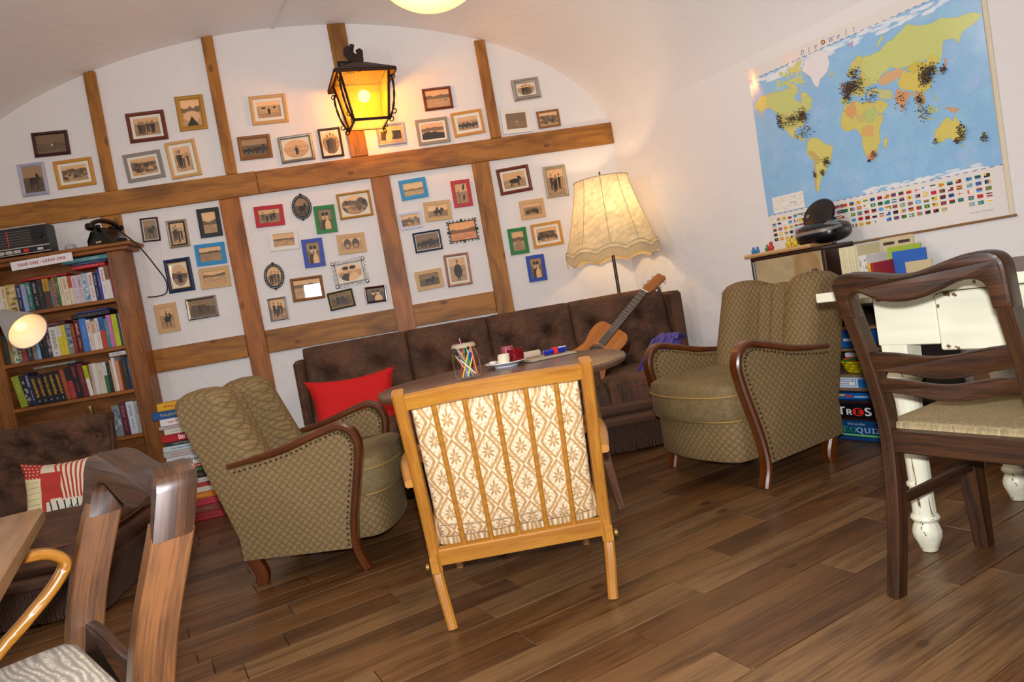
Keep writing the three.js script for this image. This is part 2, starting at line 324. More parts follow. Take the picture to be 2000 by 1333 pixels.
// [x, y, w, h, tilt, finish, border, mat, style, picture, label]
const FRAMES = [
  [-2.228, 2.681, .234, .171, -1.6, 'maroon', .022, 0, 'r', 'field', 'dark maroon frame with a tiny white figure on a brown field, leftmost above the beam'],
  [-2.388, 2.453, .173, .227, -.5, 'lilac', .024, 0, 'r', 'horse', 'upright pale lilac frame with a dark horse picture, far left above the beam'],
  [-2.115, 2.458, .253, .197, .6, 'yellow', .025, .018, 'r', 'rocks', 'honey-yellow frame with cream mat left of the first upper post'],
  [-1.581, 2.715, .259, .21, -.3, 'mahog', .026, .018, 'r', 'people', 'red-brown frame with cream mat between the first two upper posts'],
  [-1.267, 2.771, .193, .247, -.9, 'gold', .032, 0, 'r', 'boat', 'upright old-gold frame with a boat bow heading down a river'],
  [-1.652, 2.441, .253, .198, 2.1, 'taupe', .024, .016, 'f', 'bush', 'grey-taupe frame with cream mat and a bush scene, below the red-brown one'],
  [-1.382, 2.454, .207, .263, 2.2, 'oak', .024, .02, 'r', 'street', 'upright light wooden frame with white mat left of the second upper post'],
  [-.73, 2.726, .259, .208, -1.7, 'oak', .026, .02, 'r', 'house', 'light wooden frame with a man before a house, high left of the lantern'],
  [-.876, 2.47, .23, .171, -1.4, 'brown', .026, 0, 'r', 'animals', 'mid-brown frame with a row of dark animals, right beside the second upper post'],
  [-.588, 2.421, .243, .194, .5, 'pewter', .022, 0, 'r', 'vman', 'pewter frame with an oval faded picture of one standing man above the beam'],
  [-.336, 2.429, .163, .217, -.6, 'dkbrown', .016, 0, 'r', 'vthree', 'upright dark brown frame with three standing people, left under the lantern'],
  [.109, 2.432, .212, .162, -1.4, 'lilac', .018, 0, 'r', 'dog', 'pale lilac-white frame partly behind the lantern'],
  [.501, 2.648, .218, .166, -.5, 'mahog', .019, 0, 'r', 'hill', 'dark red-brown frame high to the right of the lantern'],
  [.422, 2.413, .243, .19, -.4, 'taupe', .022, .014, 'f', 'castle', 'grey-taupe frame with a jagged dark group, second right of the lantern'],
  [.695, 2.437, .239, .182, 1.9, 'yellow', .02, .022, 'f', 'elephants', 'yellow wooden frame with cream mat left of the last upper post'],
  [1.185, 2.633, .215, .163, 1.4, 'silver', .034, 0, 'r', 'vthree', 'wide brushed silver frame, topmost right of the last upper post'],
  [1.068, 2.406, .226, .188, -1.5, 'white', .022, .012, 'f', 'field', 'white frame with a bare ploughed field, just right of the last upper post'],
  [1.321, 2.387, .176, .131, .7, 'brown', .015, 0, 'f', 'forest', 'small thin brown frame, rightmost one above the beam'],
  [.975, 1.963, .255, .2, 2, 'mahog', .025, .015, 'r', 'tractor', 'red-brown frame with cream mat, top left of the group by the floor lamp'],
  [1.296, 1.904, .179, .242, -1.1, 'champ', .027, 0, 'r', 'group', 'upright champagne-silver frame just above left of the lamp shade'],
  [-1.695, 1.992, .121, .171, -2.2, 'maroon', .012, .004, 'r', 'horse', 'small upright dark red frame right above the bookcase telephone'],
  [-1.515, 1.935, .141, .199, -1.2, 'champ', .018, 0, 'rd', 'people', 'upright champagne-silver frame with dark inner edge, left of the black frame'],
  [-1.287, 1.98, .153, .209, -.9, 'black', .029, 0, 'f', 'valley', 'upright flat black frame left of the second lower post'],
  [-1.322, 1.755, .207, .156, -1.5, 'sky', .027, 0, 'f', 'desert', 'flat sky-blue frame directly under the black frame'],
  [-1.561, 1.64, .18, .242, -.2, 'navy', .026, .0, 'rg', 'vmen', 'upright navy and gold frame left of the sky-blue one'],
  [-1.325, 1.584, .208, .152, -1.1, 'nat', .027, 0, 'f', 'valley', 'natural wood frame with a mountain valley, under the sky-blue frame'],
  [-1.7, 1.351, .149, .209, .1, 'nat', .029, 0, 'f', 'rider', 'upright natural wood frame beside the bookcase, lowest left'],
  [-1.45, 1.383, .217, .16, -.1, 'chrome', .022, 0, 'r', 'cafe', 'polished chrome frame right of the lowest natural wood upright'],
  [-.867, 1.964, .205, .152, -2.2, 'red', .028, 0, 'f', 'people', 'flat red frame lying across, top left of the middle lower group'],
  [-.476, 1.88, .151, .204, -1.7, 'green', .028, 0, 'f', 'closeup', 'upright flat green frame right of the upper oval frame'],
  [-.247, 1.953, .247, .193, .2, 'gold', .018, .0, 'r', 'vtree', 'shiny gold frame with a faded tree, top right of the middle lower group'],
  [-.797, 1.777, .205, .149, -2.6, 'white', .028, 0, 'f', 'desert', 'flat white frame under the red one'],
  [-.606, 1.649, .15, .21, -1.6, 'blue', .028, 0, 'f', 'closeup', 'upright flat blue frame in the middle of the wall'],
  [-.322, 1.674, .205, .146, -1.8, 'nat', .029, 0, 'f', 'feet', 'natural wood frame with two foot soles, right of the blue upright'],
  [-.372, 1.464, .204, .152, 2.3, 'silver', .006, .0, 'o', 'vcouple', 'ornate silver filigree frame with an oval couple'],
  [-.696, 1.397, .232, .174, -1.4, 'brown', .021, 0, 'r', 'clouds', 'mid-brown wooden frame with cloudy landscape, left of the silver filigree frame'],
  [-.928, 1.284, .135, .172, -.7, 'chrome', .017, 0, 'r', 'street', 'small upright polished silver frame, lowest left of the middle lower group'],
  [-.47, 1.275, .189, .136, 3.4, 'dkgreen', .014, 0, 'rg', 'cafe', 'tilted dark green and gold frame under the silver filigree frame'],
  [-.214, 1.272, .162, .125, -1.8, 'maroon', .017, 0, 'rs', 'closeup', 'small glossy maroon frame with silver ends, beside the third lower post'],
  [.202, 2.007, .204, .15, 1.4, 'sky', .027, 0, 'f', 'desert', 'flat sky-blue frame right of the third lower post'],
  [.556, 1.92, .145, .204, -.4, 'red', .027, 0, 'f', 'birds', 'upright flat red frame left of the last lower post'],
  [.353, 1.818, .203, .148, -1.6, 'nat', .028, 0, 'f', 'rider', 'natural wood frame between the sky-blue and upright red frames'],
  [.139, 1.777, .166, .124, .8, 'lilac', .016, .0, 'f', 'rocks', 'small pale lilac-silver frame beside the third lower post'],
  [.515, 1.64, .209, .147, .4, 'black', .006, 0, 'k', 'sunset', 'ornate black wrought frame with an orange landscape'],
  [.238, 1.603, .21, .153, .6, 'navy', .014, .004, 'r', 'animals', 'navy blue frame left of the black wrought one'],
  [.199, 1.316, .204, .146, 1.6, 'nat', .028, 0, 'f', 'horse', 'natural wood frame just above the low rail right of the third post'],
  [.427, 1.354, .192, .247, -.9, 'rose', .02, .014, 'r', 'officer', 'upright copper-rose frame with cream mat and a seated figure'],
  [1.076, 1.722, .193, .146, -.3, 'nat', .027, 0, 'f', 'crowd', 'natural wood frame right of the last lower post, with a row of people'],
  [.925, 1.496, .146, .202, -.4, 'green', .027, 0, 'f', 'road', 'upright flat green frame right of the last lower post'],
  [1.157, 1.511, .24, .185, .8, 'yellow', .021, .018, 'f', 'hut', 'honey-yellow frame with white mat left of the lamp shade'],
  [1.03, 1.268, .143, .204, -.6, 'blue', .027, 0, 'f', 'closeup', 'upright flat blue frame, lowest right above the sofa'],
];
const OVALS = [[-.629, 1.993, .146, .186, -4, 'horse', 'oval antique pewter frame with a horse head, between the red and green frames'], [-.914, 1.525, .148, .19, -3, 'people', 'oval antique pewter frame at the left, above the small polished silver frame']];
const COLS = 8, ROWS = 7, CWp = 192, CHp = 160;
const photoTex = canvas(COLS * CWp, ROWS * CHp, (c) => {
  const all = [...FRAMES.map(f => [f[9], f[2] < f[3]]), ...OVALS.map(o => [o[5], true])];
  all.forEach(([kind, tall], i) => {
    const X = (i % COLS) * CWp, Y = (i / COLS | 0) * CHp, W = CWp, H = CHp, r = mulberry(i * 31 + 3);
    c.save(); c.beginPath(); c.rect(X, Y, W, H); c.clip(); c.translate(X, Y);
    const warm = kind === 'sunset' ? [1.35, .88, .55] : [1.12, .88, .62];
    const ink = (k, a = 1) => `rgba(${clamp(k * warm[0], 0, 255) | 0},${clamp(k * warm[1], 0, 255) | 0},${clamp(k * warm[2], 0, 255) | 0},${a})`;
    const vig = kind[0] === 'v' && !['valley'].includes(kind);
    const dark = ['closeup', 'cafe', 'horse', 'animals', 'field'].includes(kind);
    const hz = H * (.28 + r() * .25), sky = dark ? 112 + r() * 50 : 200 + r() * 30, gr = dark ? 82 + r() * 40 : 140 + r() * 50;
    c.fillStyle = ink(sky); c.fillRect(0, 0, W, hz + 2); c.fillStyle = ink(gr); c.fillRect(0, hz, W, H);
    for (let k = 0; k < 60; k++) { c.fillStyle = ink(gr * (.6 + r() * .8), .35); c.beginPath(); c.ellipse(r() * W, hz + r() * (H - hz), 4 + r() * 26, 2 + r() * 6, 0, 0, 7); c.fill(); }
    if (/hill|valley|boat|vmen|bush|forest|rocks|vtree|clouds|castle|sunset|desert|road/.test(kind)) {
      c.fillStyle = ink(gr * .62); c.beginPath(); c.moveTo(0, hz + 14);
      for (let x = 0; x <= W; x += 8) c.lineTo(x, hz + 4 - (kind === 'valley' ? 40 * Math.abs(x / W - .45) : 26 * fbm(x / 30, i, 99, 99, i, 3)) + (kind === 'desert' ? 10 : 0));
      c.lineTo(W, hz + 22); c.lineTo(0, hz + 22); c.fill();
    }
    const person = (x, y, h, k = 40) => { c.fillStyle = ink(k); c.beginPath(); c.ellipse(x, y - h * .9, h * .08, h * .1, 0, 0, 7); c.fill(); c.beginPath(); c.moveTo(x - h * .17, y - h * .74); c.lineTo(x + h * .17, y - h * .74); c.lineTo(x + h * .12, y - h * .35); c.lineTo(x + h * .11, y); c.lineTo(x + h * .02, y); c.lineTo(x, y - h * .3); c.lineTo(x - h * .03, y); c.lineTo(x - h * .12, y); c.lineTo(x - h * .12, y - h * .35); c.fill(); c.fillStyle = ink(k + 110); c.beginPath(); c.ellipse(x, y - h * .88, h * .05, h * .07, 0, 0, 7); c.fill(); };
    const beast = (x, y, h, k = 34) => { c.fillStyle = ink(k); c.beginPath(); c.ellipse(x, y - h * .65, h * .55, h * .28, 0, 0, 7); c.fill(); c.beginPath(); c.ellipse(x + h * .55, y - h * .95, h * .16, h * .3, -.6, 0, 7); c.fill(); for (const q of [-.42, -.25, .25, .4]) c.fillRect(x + q * h, y - h * .5, h * .09, h * .5); };
    if (kind === 'field') { c.fillStyle = ink(235); c.beginPath(); c.arc(W * .52, H * .55, 7, 0, 7); c.fill(); }
    if (/people|cafe|street|group|crowd/.test(kind)) for (let k = 0; k < (kind === 'crowd' ? 8 : 4); k++) person(W * (.15 + .7 * (k + r() * .5) / (kind === 'crowd' ? 8 : 4)), H * (.78 + r() * .15), H * (kind === 'crowd' ? .45 : .55 + r() * .2), 30 + r() * 60);
    if (/vthree/.test(kind)) [.35, .52, .68].forEach((x, k) => person(W * x, H * .9, H * (.72 + .06 * (k % 2)), 40 + k * 25));
    if (/vman|vmen|house|hut/.test(kind)) { if (/house|hut/.test(kind)) { c.fillStyle = ink(kind === 'hut' ? 100 : 190); c.fillRect(W * .1, H * .25, W * .8, H * .45); c.fillStyle = ink(40); c.fillRect(W * .2, H * .34, W * .17, H * .1); c.fillRect(W * .68, H * .34, W * .12, H * .1); } for (const x of kind === 'vmen' ? [.42, .5, .58] : [.5]) person(W * x, H * .8, H * .45, 30); }
    if (/vcouple|closeup/.test(kind)) for (const x of [.36, .63]) { c.fillStyle = ink(200); c.beginPath(); c.ellipse(W * x, H * .36, W * .11, H * .17, 0, 0, 7); c.fill(); c.fillStyle = ink(36); c.beginPath(); c.ellipse(W * x, H * .24, W * .12, H * .09, 0, 0, 7); c.fill(); c.fillStyle = ink(x < .5 ? 60 : 215); c.beginPath(); c.ellipse(W * x, H * .85, W * .22, H * .34, 0, 0, 7); c.fill(); }
    if (/animals|elephants/.test(kind)) for (let k = 0; k < 5; k++) beast(W * (.14 + k * .17), H * (.82 + r() * .08), H * (.28 + r() * .14), 26 + r() * 30);
    if (/rider|tractor|officer|dog|horse/.test(kind)) { if (kind === 'officer') { c.fillStyle = ink(36); c.beginPath(); c.ellipse(W * .5, H * .55, W * .24, H * .28, 0, 0, 7); c.fill(); person(W * .5, H * .92, H * .85, 46); } else if (kind === 'dog') { c.fillStyle = ink(50); c.fillRect(W * .08, H * .3, W * .84, H * .5); c.fillStyle = ink(225); c.beginPath(); c.ellipse(W * .42, H * .6, W * .14, H * .35, .2, 0, 7); c.fill(); } else { beast(W * .5, H * .88, H * .5, 30); if (kind === 'rider') person(W * .48, H * .62, H * .5, 50); } }
    if (kind === 'feet') for (const x of [.3, .7]) { c.fillStyle = ink(88); c.beginPath(); c.ellipse(W * x, H * .5, W * .17, H * .42, 0, 0, 7); c.fill(); c.fillStyle = ink(170); c.beginPath(); c.ellipse(W * x, H * .68, W * .1, H * .18, 0, 0, 7); c.fill(); }
    if (kind === 'boat') { c.fillStyle = ink(215); c.beginPath(); c.ellipse(W * .5, H * .62, W * .42, H * .2, 0, 0, 7); c.fill(); c.fillStyle = ink(36); c.beginPath(); c.moveTo(W * .5, H * .62); c.lineTo(W * .82, H); c.lineTo(W * .18, H); c.fill(); }
    if (kind === 'birds') { c.strokeStyle = ink(30); c.lineWidth = 9; c.beginPath(); c.moveTo(W * .3, H); c.lineTo(W * .25, H * .3); c.stroke(); for (const [x, y] of [[.7, .2], [.65, .7]]) { c.fillStyle = ink(30); c.beginPath(); c.ellipse(W * x, H * y, 14, 26, .5, 0, 7); c.fill(); } }
    if (kind === 'castle') { c.fillStyle = ink(26); c.beginPath(); c.moveTo(0, H); for (let x = 0; x <= W; x += 9) c.lineTo(x, H * (.42 + .3 * Math.abs(x / W - .4) + r() * .14)); c.lineTo(W, H); c.fill(); }
    if (kind === 'road') { c.fillStyle = ink(150); c.beginPath(); c.moveTo(W * .47, hz); c.lineTo(W * .53, hz); c.lineTo(W, H); c.lineTo(0, H); c.fill(); person(W * .5, hz + 12, 34, 30); }
    if (/bush|forest|vtree|hut|rocks/.test(kind)) for (let k = 0; k < 26; k++) { c.fillStyle = ink(40 + r() * 90, .7); c.beginPath(); c.ellipse(r() * W, H * (.3 + r() * .5), 8 + r() * 20, 6 + r() * 14, r(), 0, 7); c.fill(); }
    for (let k = 0; k < 260; k++) { c.fillStyle = ink(r() * 255, .1); c.fillRect(r() * W, r() * H, 3, 3); }
    if (vig) { c.fillStyle = '#e9dfc8'; c.beginPath(); c.rect(-2, -2, W + 4, H + 4); c.moveTo(W * .94, H / 2); c.ellipse(W / 2, H / 2, W * .44, H * .43, 0, 0, Math.PI * 2, true); c.closePath(); c.fill('evenodd'); }
    c.restore();
  });
});
FR.photo = std(0xffffff, .5, { map: photoTex });
const cellUV = (g, i, w, h) => { const p = g.attributes.position, uv = g.attributes.uv; for (let k = 0; k < p.count; k++) { const a = clamp(p.getX(k) / w + .5, .01, .99), b = clamp(p.getY(k) / h + .5, .01, .99); uv.setXY(k, (i % COLS + a) / COLS, 1 - ((i / COLS | 0) + 1 - b) / ROWS); } return g; };
// mitred moulding: profile = [inset, depth] points from outer back edge to inner front edge
function moulding(w, h, prof) {
  const P = [], c = [[-1, -1], [1, -1], [1, 1], [-1, 1]];
  for (let k = 0; k < 4; k++) {
    const a = c[k], b = c[(k + 1) % 4];
    for (let i = 0; i < prof.length - 1; i++) {
      const q = (e, p) => [e[0] * (w / 2 - p[0]), e[1] * (h / 2 - p[0]), p[1]];
      const A = q(a, prof[i]), B = q(b, prof[i]), C = q(b, prof[i + 1]), D = q(a, prof[i + 1]);
      P.push(...A, ...B, ...C, ...A, ...C, ...D);
    }
  }
  const g = new THREE.BufferGeometry(); g.setAttribute('position', new THREE.Float32BufferAttribute(P, 3)); g.computeVertexNormals(); return buv(g, 0);
}
function scrollRing(pts, r) { return tube(pts, r, pts.length * 3, 5); }
FRAMES.forEach(([x, y, w, h, tilt, fin, b, mw, style, pic, label], i) => {
  const t = thing('picture_frame', label, 'picture frame', [x, y, BACK + .001], 0, 'framed sepia photographs on the timbered wall'); t.rotation.z = tilt * DEG;
  const d = style === 'f' ? .014 : .018;
  const prof = style === 'f' ? [[0, 0], [0, d - .001], [.001, d], [b - .001, d], [b, d - .001], [b, .004]] : [[0, 0], [0, d * .55], [b * .12, d * .8], [b * .4, d], [b * .65, d * .92], [b * .9, d * .55], [b, d * .5], [b, .004]];
  mesh(t, 'frame', moulding(w, h, prof), FR[fin]);
  let iw = w - 2 * b, ih = h - 2 * b;
  mesh(t, 'back_board', bx(-iw / 2 - .004, iw / 2 + .004, -ih / 2 - .004, ih / 2 + .004, 0, .003, .0005), FR.liner);
  if (style === 'rg' || style === 'rd' || style === 'rs') {
    if (style === 'rs') { for (const s of [-1, 1]) mesh(t, 'end_strip', bx(s * (w / 2 - .006) - .005, s * (w / 2 - .006) + .005, -h / 2, h / 2, d * .3, d + .001), FR.chrome); }
    else mesh(t, 'inner_edge', moulding(iw, ih, [[0, .004], [0, d * .7], [.006, d * .6], [.006, .004]]), style === 'rg' ? FR.gold : FR.black);
    if (style !== 'rs') { iw -= .012; ih -= .012; }
  }
  if (mw) { mesh(t, 'mat', moulding(iw, ih, [[0, .0075], [mw, .0075], [mw + .001, .005]]), FR.mat); iw -= 2 * mw; ih -= 2 * mw; }
  const pl = new THREE.PlaneGeometry(iw, ih); pl.translate(0, 0, .0045); mesh(t, 'photo', cellUV(pl, i, iw, ih), FR.photo);
  mesh(t, 'glass', T(new THREE.PlaneGeometry(w - 2 * b, h - 2 * b), 0, 0, .0085), MAT.glass);
  if (style === 'o' || style === 'k') {   // scrollwork around the frame
    const out = [], rr = mulberry(i), R0 = style === 'o' ? .026 : .012, m = style === 'o' ? FR.silver : FR.black;
    const per = [[w, 0, 1], [h, 1, 1], [w, 0, -1], [h, 1, -1]];
    for (const [L, ax, s] of per) { const n = Math.round(L / .03); for (let k = 0; k < n; k++) {
      const q = (k + .5) / n * L - L / 2, pts = []; for (let a = 0; a <= 10; a++) { const an = a / 10 * 7 + rr() * .2 + k, ra = R0 * .55 * (1 - a / 13); const e = [q + Math.cos(an) * ra, s * ((ax ? w : h) / 2 + R0 * .55 + Math.sin(an) * ra)]; pts.push(ax ? V(e[1], e[0], .008) : V(e[0], e[1], .008)); }
      out.push(tube(pts, style === 'o' ? .0022 : .0018, 14, 4));
    } }
    for (const sx of [-1, 1]) for (const sy of [-1, 1]) out.push(T(new THREE.SphereGeometry(R0 * .6, 8, 6).scale(1, 1, .4), sx * (w / 2 + R0 * .4), sy * (h / 2 + R0 * .4), .008));
    mesh(t, 'scrollwork', out, m);
    if (style === 'k') for (const [px, py] of [[0, 1], [0, -1], [-1, 0], [1, 0]]) mesh(t, 'leaf', T(R(new THREE.SphereGeometry(.012, 8, 6).scale(1, 1, .4), 0, 0, .5), px * (w / 2 + .006), py * (h / 2 + .006), .01), FR.dkgreen);
  }
});
OVALS.forEach(([x, y, w, h, tilt, pic, label], j) => {
  const i = FRAMES.length + j, t = thing('oval_frame', label, 'picture frame', [x, y, BACK + .001], 0, 'framed sepia photographs on the timbered wall'); t.rotation.z = tilt * DEG;
  const iw = w - .042, ih = h - .046, g = new THREE.CircleGeometry(.5, 36); g.scale(iw, ih, 1); g.translate(0, 0, .006); mesh(t, 'photo', cellUV(g, i, iw, ih), FR.photo);
  mesh(t, 'back_board', T(R(cyl(.5, .5, .005, 36), Math.PI / 2).scale(iw + .008, ih + .008, 1), 0, 0, .003), FR.antique);
  const ell = (a, b, z, r) => { const p = []; for (let k = 0; k < 32; k++) p.push(V(a * Math.cos(k / 32 * 6.2832), b * Math.sin(k / 32 * 6.2832), z)); return tube(p, r, 64, 6, true); };
  mesh(t, 'frame', [ell(iw / 2 + .003, ih / 2 + .003, .008, .0045), ell(w / 2 - .005, h / 2 - .005, .007, .0035)], FR.antique);
  const out = []; for (let k = 0; k < 22; k++) { const a = k / 22 * 6.2832, pts = []; for (let q = 0; q <= 8; q++) { const an = q / 8 * 6 + a, ra = .009 * (1 - q / 12); pts.push(V((w / 2 - .011) * Math.cos(a) + Math.cos(an) * ra, (h / 2 - .012) * Math.sin(a) + Math.sin(an) * ra, .008)); } out.push(tube(pts, .002, 10, 4)); }
  out.push(T(new THREE.SphereGeometry(.011, 8, 6).scale(1, 1, .5), 0, h / 2 - .002, .007), T(new THREE.SphereGeometry(.009, 8, 6).scale(1, 1, .5), 0, -h / 2 + .002, .007));
  mesh(t, 'scrollwork', out, FR.antique);
});

// ------------------------------------------------------------------ world map on the right wall
{
  const Wm = 1.305, Hm = 1.13, PXW = 2000, PXH = Math.round(PXW * Hm / Wm);
  const LAND = {
    na: ['#d8cf7a', [-168, 66, -156, 71, -140, 70, -125, 70, -115, 69, -95, 69, -94, 72, -85, 69, -80, 64, -93, 60, -90, 57, -80, 52, -78, 56, -76, 62, -68, 60, -60, 54, -56, 52, -65, 49, -60, 46, -70, 43, -74, 40, -76, 35, -81, 31, -80, 25, -83, 29, -90, 30, -97, 27, -97, 22, -92, 18, -87, 21, -88, 16, -83, 14, -82, 9, -78, 8, -85, 11, -94, 16, -105, 20, -112, 29, -117, 33, -122, 37, -124, 44, -124, 49, -132, 56, -142, 60, -152, 59, -162, 55, -158, 59, -165, 62]],
    can: ['#c9d07e', [-141, 69, -125, 69, -95, 68, -82, 66, -92, 60, -80, 53, -68, 58, -58, 53, -66, 47, -80, 44, -90, 48, -123, 49, -134, 58, -141, 60]],
    arc: ['#c9d07e', [-120, 72, -100, 74, -85, 74, -70, 70, -64, 66, -78, 70, -95, 72]], arc2: ['#c9d07e', [-95, 78, -75, 82, -64, 82, -78, 77]],
    gr: ['#ece6e6', [-45, 60, -52, 65, -55, 70, -68, 76, -60, 81, -35, 83, -20, 80, -20, 73, -25, 69, -40, 65]],
    sa: ['#d9cf72', [-78, 8, -72, 12, -62, 10, -52, 5, -50, 0, -37, -5, -35, -9, -39, -15, -41, -22, -48, -26, -54, -34, -62, -39, -66, -45, -69, -52, -74, -50, -74, -42, -72, -30, -70, -18, -77, -12, -81, -5, -80, 1]],
    saW: ['#c9b06a', [-80, -3, -76, -9, -70, -17, -69, -22, -64, -22, -58, -18, -66, -10, -72, -4]], chi: ['#d9a478', [-71, -18, -69, -30, -71, -42, -73, -50, -75, -46, -73, -34]],
    af: ['#d7c96c', [-6, 35, 10, 37, 20, 32, 32, 31, 35, 28, 38, 20, 43, 12, 51, 12, 45, 3, 40, -4, 40, -15, 35, -22, 32, -28, 26, -34, 18, -34, 14, -24, 12, -15, 13, -6, 9, 1, 9, 4, 3, 6, -8, 5, -13, 9, -17, 14, -16, 22, -10, 30]],
    af1: ['#dda56f', [-9, 30, 9, 36, 11, 24, 3, 18, -5, 24]], af2: ['#b9cb7c', [23, 22, 37, 22, 38, 14, 33, 8, 24, 9]], af3: ['#e0b06a', [12, -5, 30, -8, 32, 2, 26, 5, 16, 4]], af4: ['#cdbf7a', [9, 20, 23, 20, 22, 12, 12, 12]], af5: ['#e3a06a', [17, -28, 25, -25, 31, -23, 32, -28, 26, -34, 18, -34]],
    eu: ['#d3c873', [-10, 37, -9, 43, -1, 44, -5, 48, 2, 51, 8, 54, 8, 57, 12, 54, 20, 54, 24, 59, 30, 60, 22, 61, 25, 65, 20, 63, 17, 57, 11, 59, 5, 59, 5, 62, 14, 68, 25, 71, 40, 67, 42, 46, 36, 45, 30, 46, 28, 41, 23, 36, 20, 40, 13, 45, 18, 40, 16, 38, 9, 44, 3, 42, 0, 38, -5, 36]],
    fr: ['#dda878', [-4, 48, 2, 51, 8, 48, 7, 44, 3, 42, -1, 44]], ger: ['#c7a0a8', [6, 51, 8, 54, 14, 54, 15, 50, 12, 48, 7, 48]],
    ru: ['#cdd37e', [28, 60, 30, 66, 33, 69, 45, 68, 60, 69, 68, 72, 75, 72, 80, 73, 100, 77, 112, 74, 130, 72, 140, 73, 160, 70, 180, 69, 190, 66, 180, 62, 165, 60, 160, 52, 156, 57, 142, 59, 140, 53, 135, 44, 130, 43, 118, 50, 105, 50, 92, 50, 80, 51, 70, 54, 55, 51, 48, 46, 40, 46, 36, 52]],
    kz: ['#dcb080', [48, 47, 60, 51, 80, 51, 86, 48, 80, 43, 62, 41, 52, 42]], cn: ['#ddca62', [75, 39, 86, 48, 92, 45, 105, 42, 118, 48, 124, 53, 134, 47, 124, 40, 118, 38, 122, 31, 118, 24, 108, 21, 98, 24, 90, 28, 79, 32]], mn: ['#d2bf4e', [88, 49, 105, 51, 118, 48, 110, 43, 98, 42]],
    ind: ['#dca070', [68, 24, 74, 34, 80, 30, 88, 27, 92, 24, 85, 19, 80, 13, 77, 8, 73, 17]], mid: ['#c9c98a', [28, 37, 36, 42, 45, 41, 52, 38, 62, 36, 68, 30, 62, 25, 57, 27, 48, 30, 44, 37, 36, 36]], arab: ['#d9c96a', [35, 28, 48, 29, 56, 24, 59, 20, 52, 16, 44, 13, 39, 20]],
    sea: ['#d8a56a', [92, 26, 101, 22, 108, 21, 109, 12, 105, 9, 100, 13, 103, 2, 99, 8, 97, 16]], jp: ['#dd9a78', [130, 32, 136, 35, 140, 36, 141, 41, 144, 44, 141, 45, 138, 38, 132, 34]], kor: ['#d3c873', [125, 39, 129, 41, 129, 35, 126, 35]],
    sum: ['#d9cf72', [95, 5, 104, -3, 106, -6, 101, -2]], bor: ['#b9cb7c', [109, 2, 117, 7, 118, 0, 114, -4, 110, -2]], java: ['#d9cf72', [105, -6, 115, -8, 114, -9, 106, -7]], sul: ['#d9cf72', [119, 1, 124, 1, 121, -5]], phi: ['#d9cf72', [120, 18, 122, 14, 126, 7, 122, 10]], png: ['#dda56f', [131, -1, 141, -3, 150, -8, 142, -9, 137, -5]],
    au: ['#dccc66', [114, -22, 122, -18, 130, -12, 136, -12, 136, -15, 140, -17, 142, -11, 146, -19, 153, -26, 152, -32, 148, -38, 140, -38, 135, -34, 130, -32, 122, -34, 115, -34]], tas: ['#dccc66', [145, -41, 148, -41, 147, -44]], nz: ['#b9cb7c', [173, -35, 178, -38, 175, -41, 167, -46, 172, -41]],
    mad: ['#dccc66', [44, -16, 49, -13, 50, -16, 47, -25, 44, -24]], uk: ['#d98f8a', [-5, 50, 1, 51, -2, 55, -4, 58, -5, 54]], ire: ['#c9d07e', [-10, 52, -6, 52, -6, 55, -9, 54]], ice: ['#ddca62', [-24, 65, -14, 65, -18, 67]], sri: ['#d9cf72', [80, 9, 82, 7, 80, 6]], cuba: ['#dda56f', [-84, 22, -75, 20, -78, 21]], hisp: ['#c9d07e', [-74, 19, -69, 19, -71, 18]], nov: ['#cdd37e', [52, 71, 60, 76, 68, 77, 57, 72]], spi: ['#b6a6cf', [12, 79, 22, 80, 18, 77]],
    ant: ['#e8e4e4', [-60, -66, -30, -72, 0, -68, 40, -66, 80, -65, 120, -65, 160, -67, 160, -80, -60, -80]],
  };
  const mapTop = .055, mapBot = .79;   // fractions of the sheet
  const px = (lon, lat) => { const m = l => Math.log(Math.tan(Math.PI / 4 + .8 * l * DEG / 2)) / .8; return [(lon + 172) / 362, mapTop + (m(83) - m(lat)) / (m(83) - m(-63)) * (mapBot - mapTop)]; };
  const mapTex = canvas(PXW, PXH, (c, W, H) => {
    const r = mulberry(9); c.fillStyle = '#e9e2da'; c.fillRect(0, 0, W, H);
    c.fillStyle = '#8fc0e6'; c.fillRect(0, H * mapTop, W, H * (mapBot - mapTop)); c.save(); c.beginPath(); c.rect(0, H * mapTop, W, H * (mapBot - mapTop)); c.clip();
    for (let k = 0; k < 420; k++) { c.fillStyle = `rgba(${150 + r() * 50 | 0},${195 + r() * 30 | 0},${225 + r() * 20 | 0},.13)`; c.beginPath(); c.ellipse(r() * W, H * (mapTop + r() * .74), 20 + r() * 90, 10 + r() * 50, r() * 3, 0, 7); c.fill(); }
    c.fillStyle = 'rgba(235,238,242,.75)'; for (let k = 0; k < 90; k++) { c.beginPath(); c.ellipse(r() * W * .9, H * (mapTop + r() * .045), 20 + r() * 50, 6 + r() * 14, 0, 0, 7); c.fill(); }
    for (const [col, p] of Object.values(LAND)) {
      c.fillStyle = col; c.strokeStyle = 'rgba(120,120,110,.55)'; c.lineWidth = 1.6; c.beginPath(); const n = p.length / 2, pts = [];
      for (let k = 0; k < n; k++) { const a = px(p[2 * k], p[2 * k + 1]), b = px(p[2 * ((k + 1) % n)], p[2 * ((k + 1) % n) + 1]); for (let q = 0; q < 5; q++) { const t = q / 5; pts.push([lerp(a[0], b[0], t) * W + (q ? (r() - .5) * 9 : 0), lerp(a[1], b[1], t) * H + (q ? (r() - .5) * 9 : 0)]); } }
      pts.forEach((q, k) => k ? c.lineTo(...q) : c.moveTo(...q)); c.closePath(); c.fill(); c.stroke();
    }
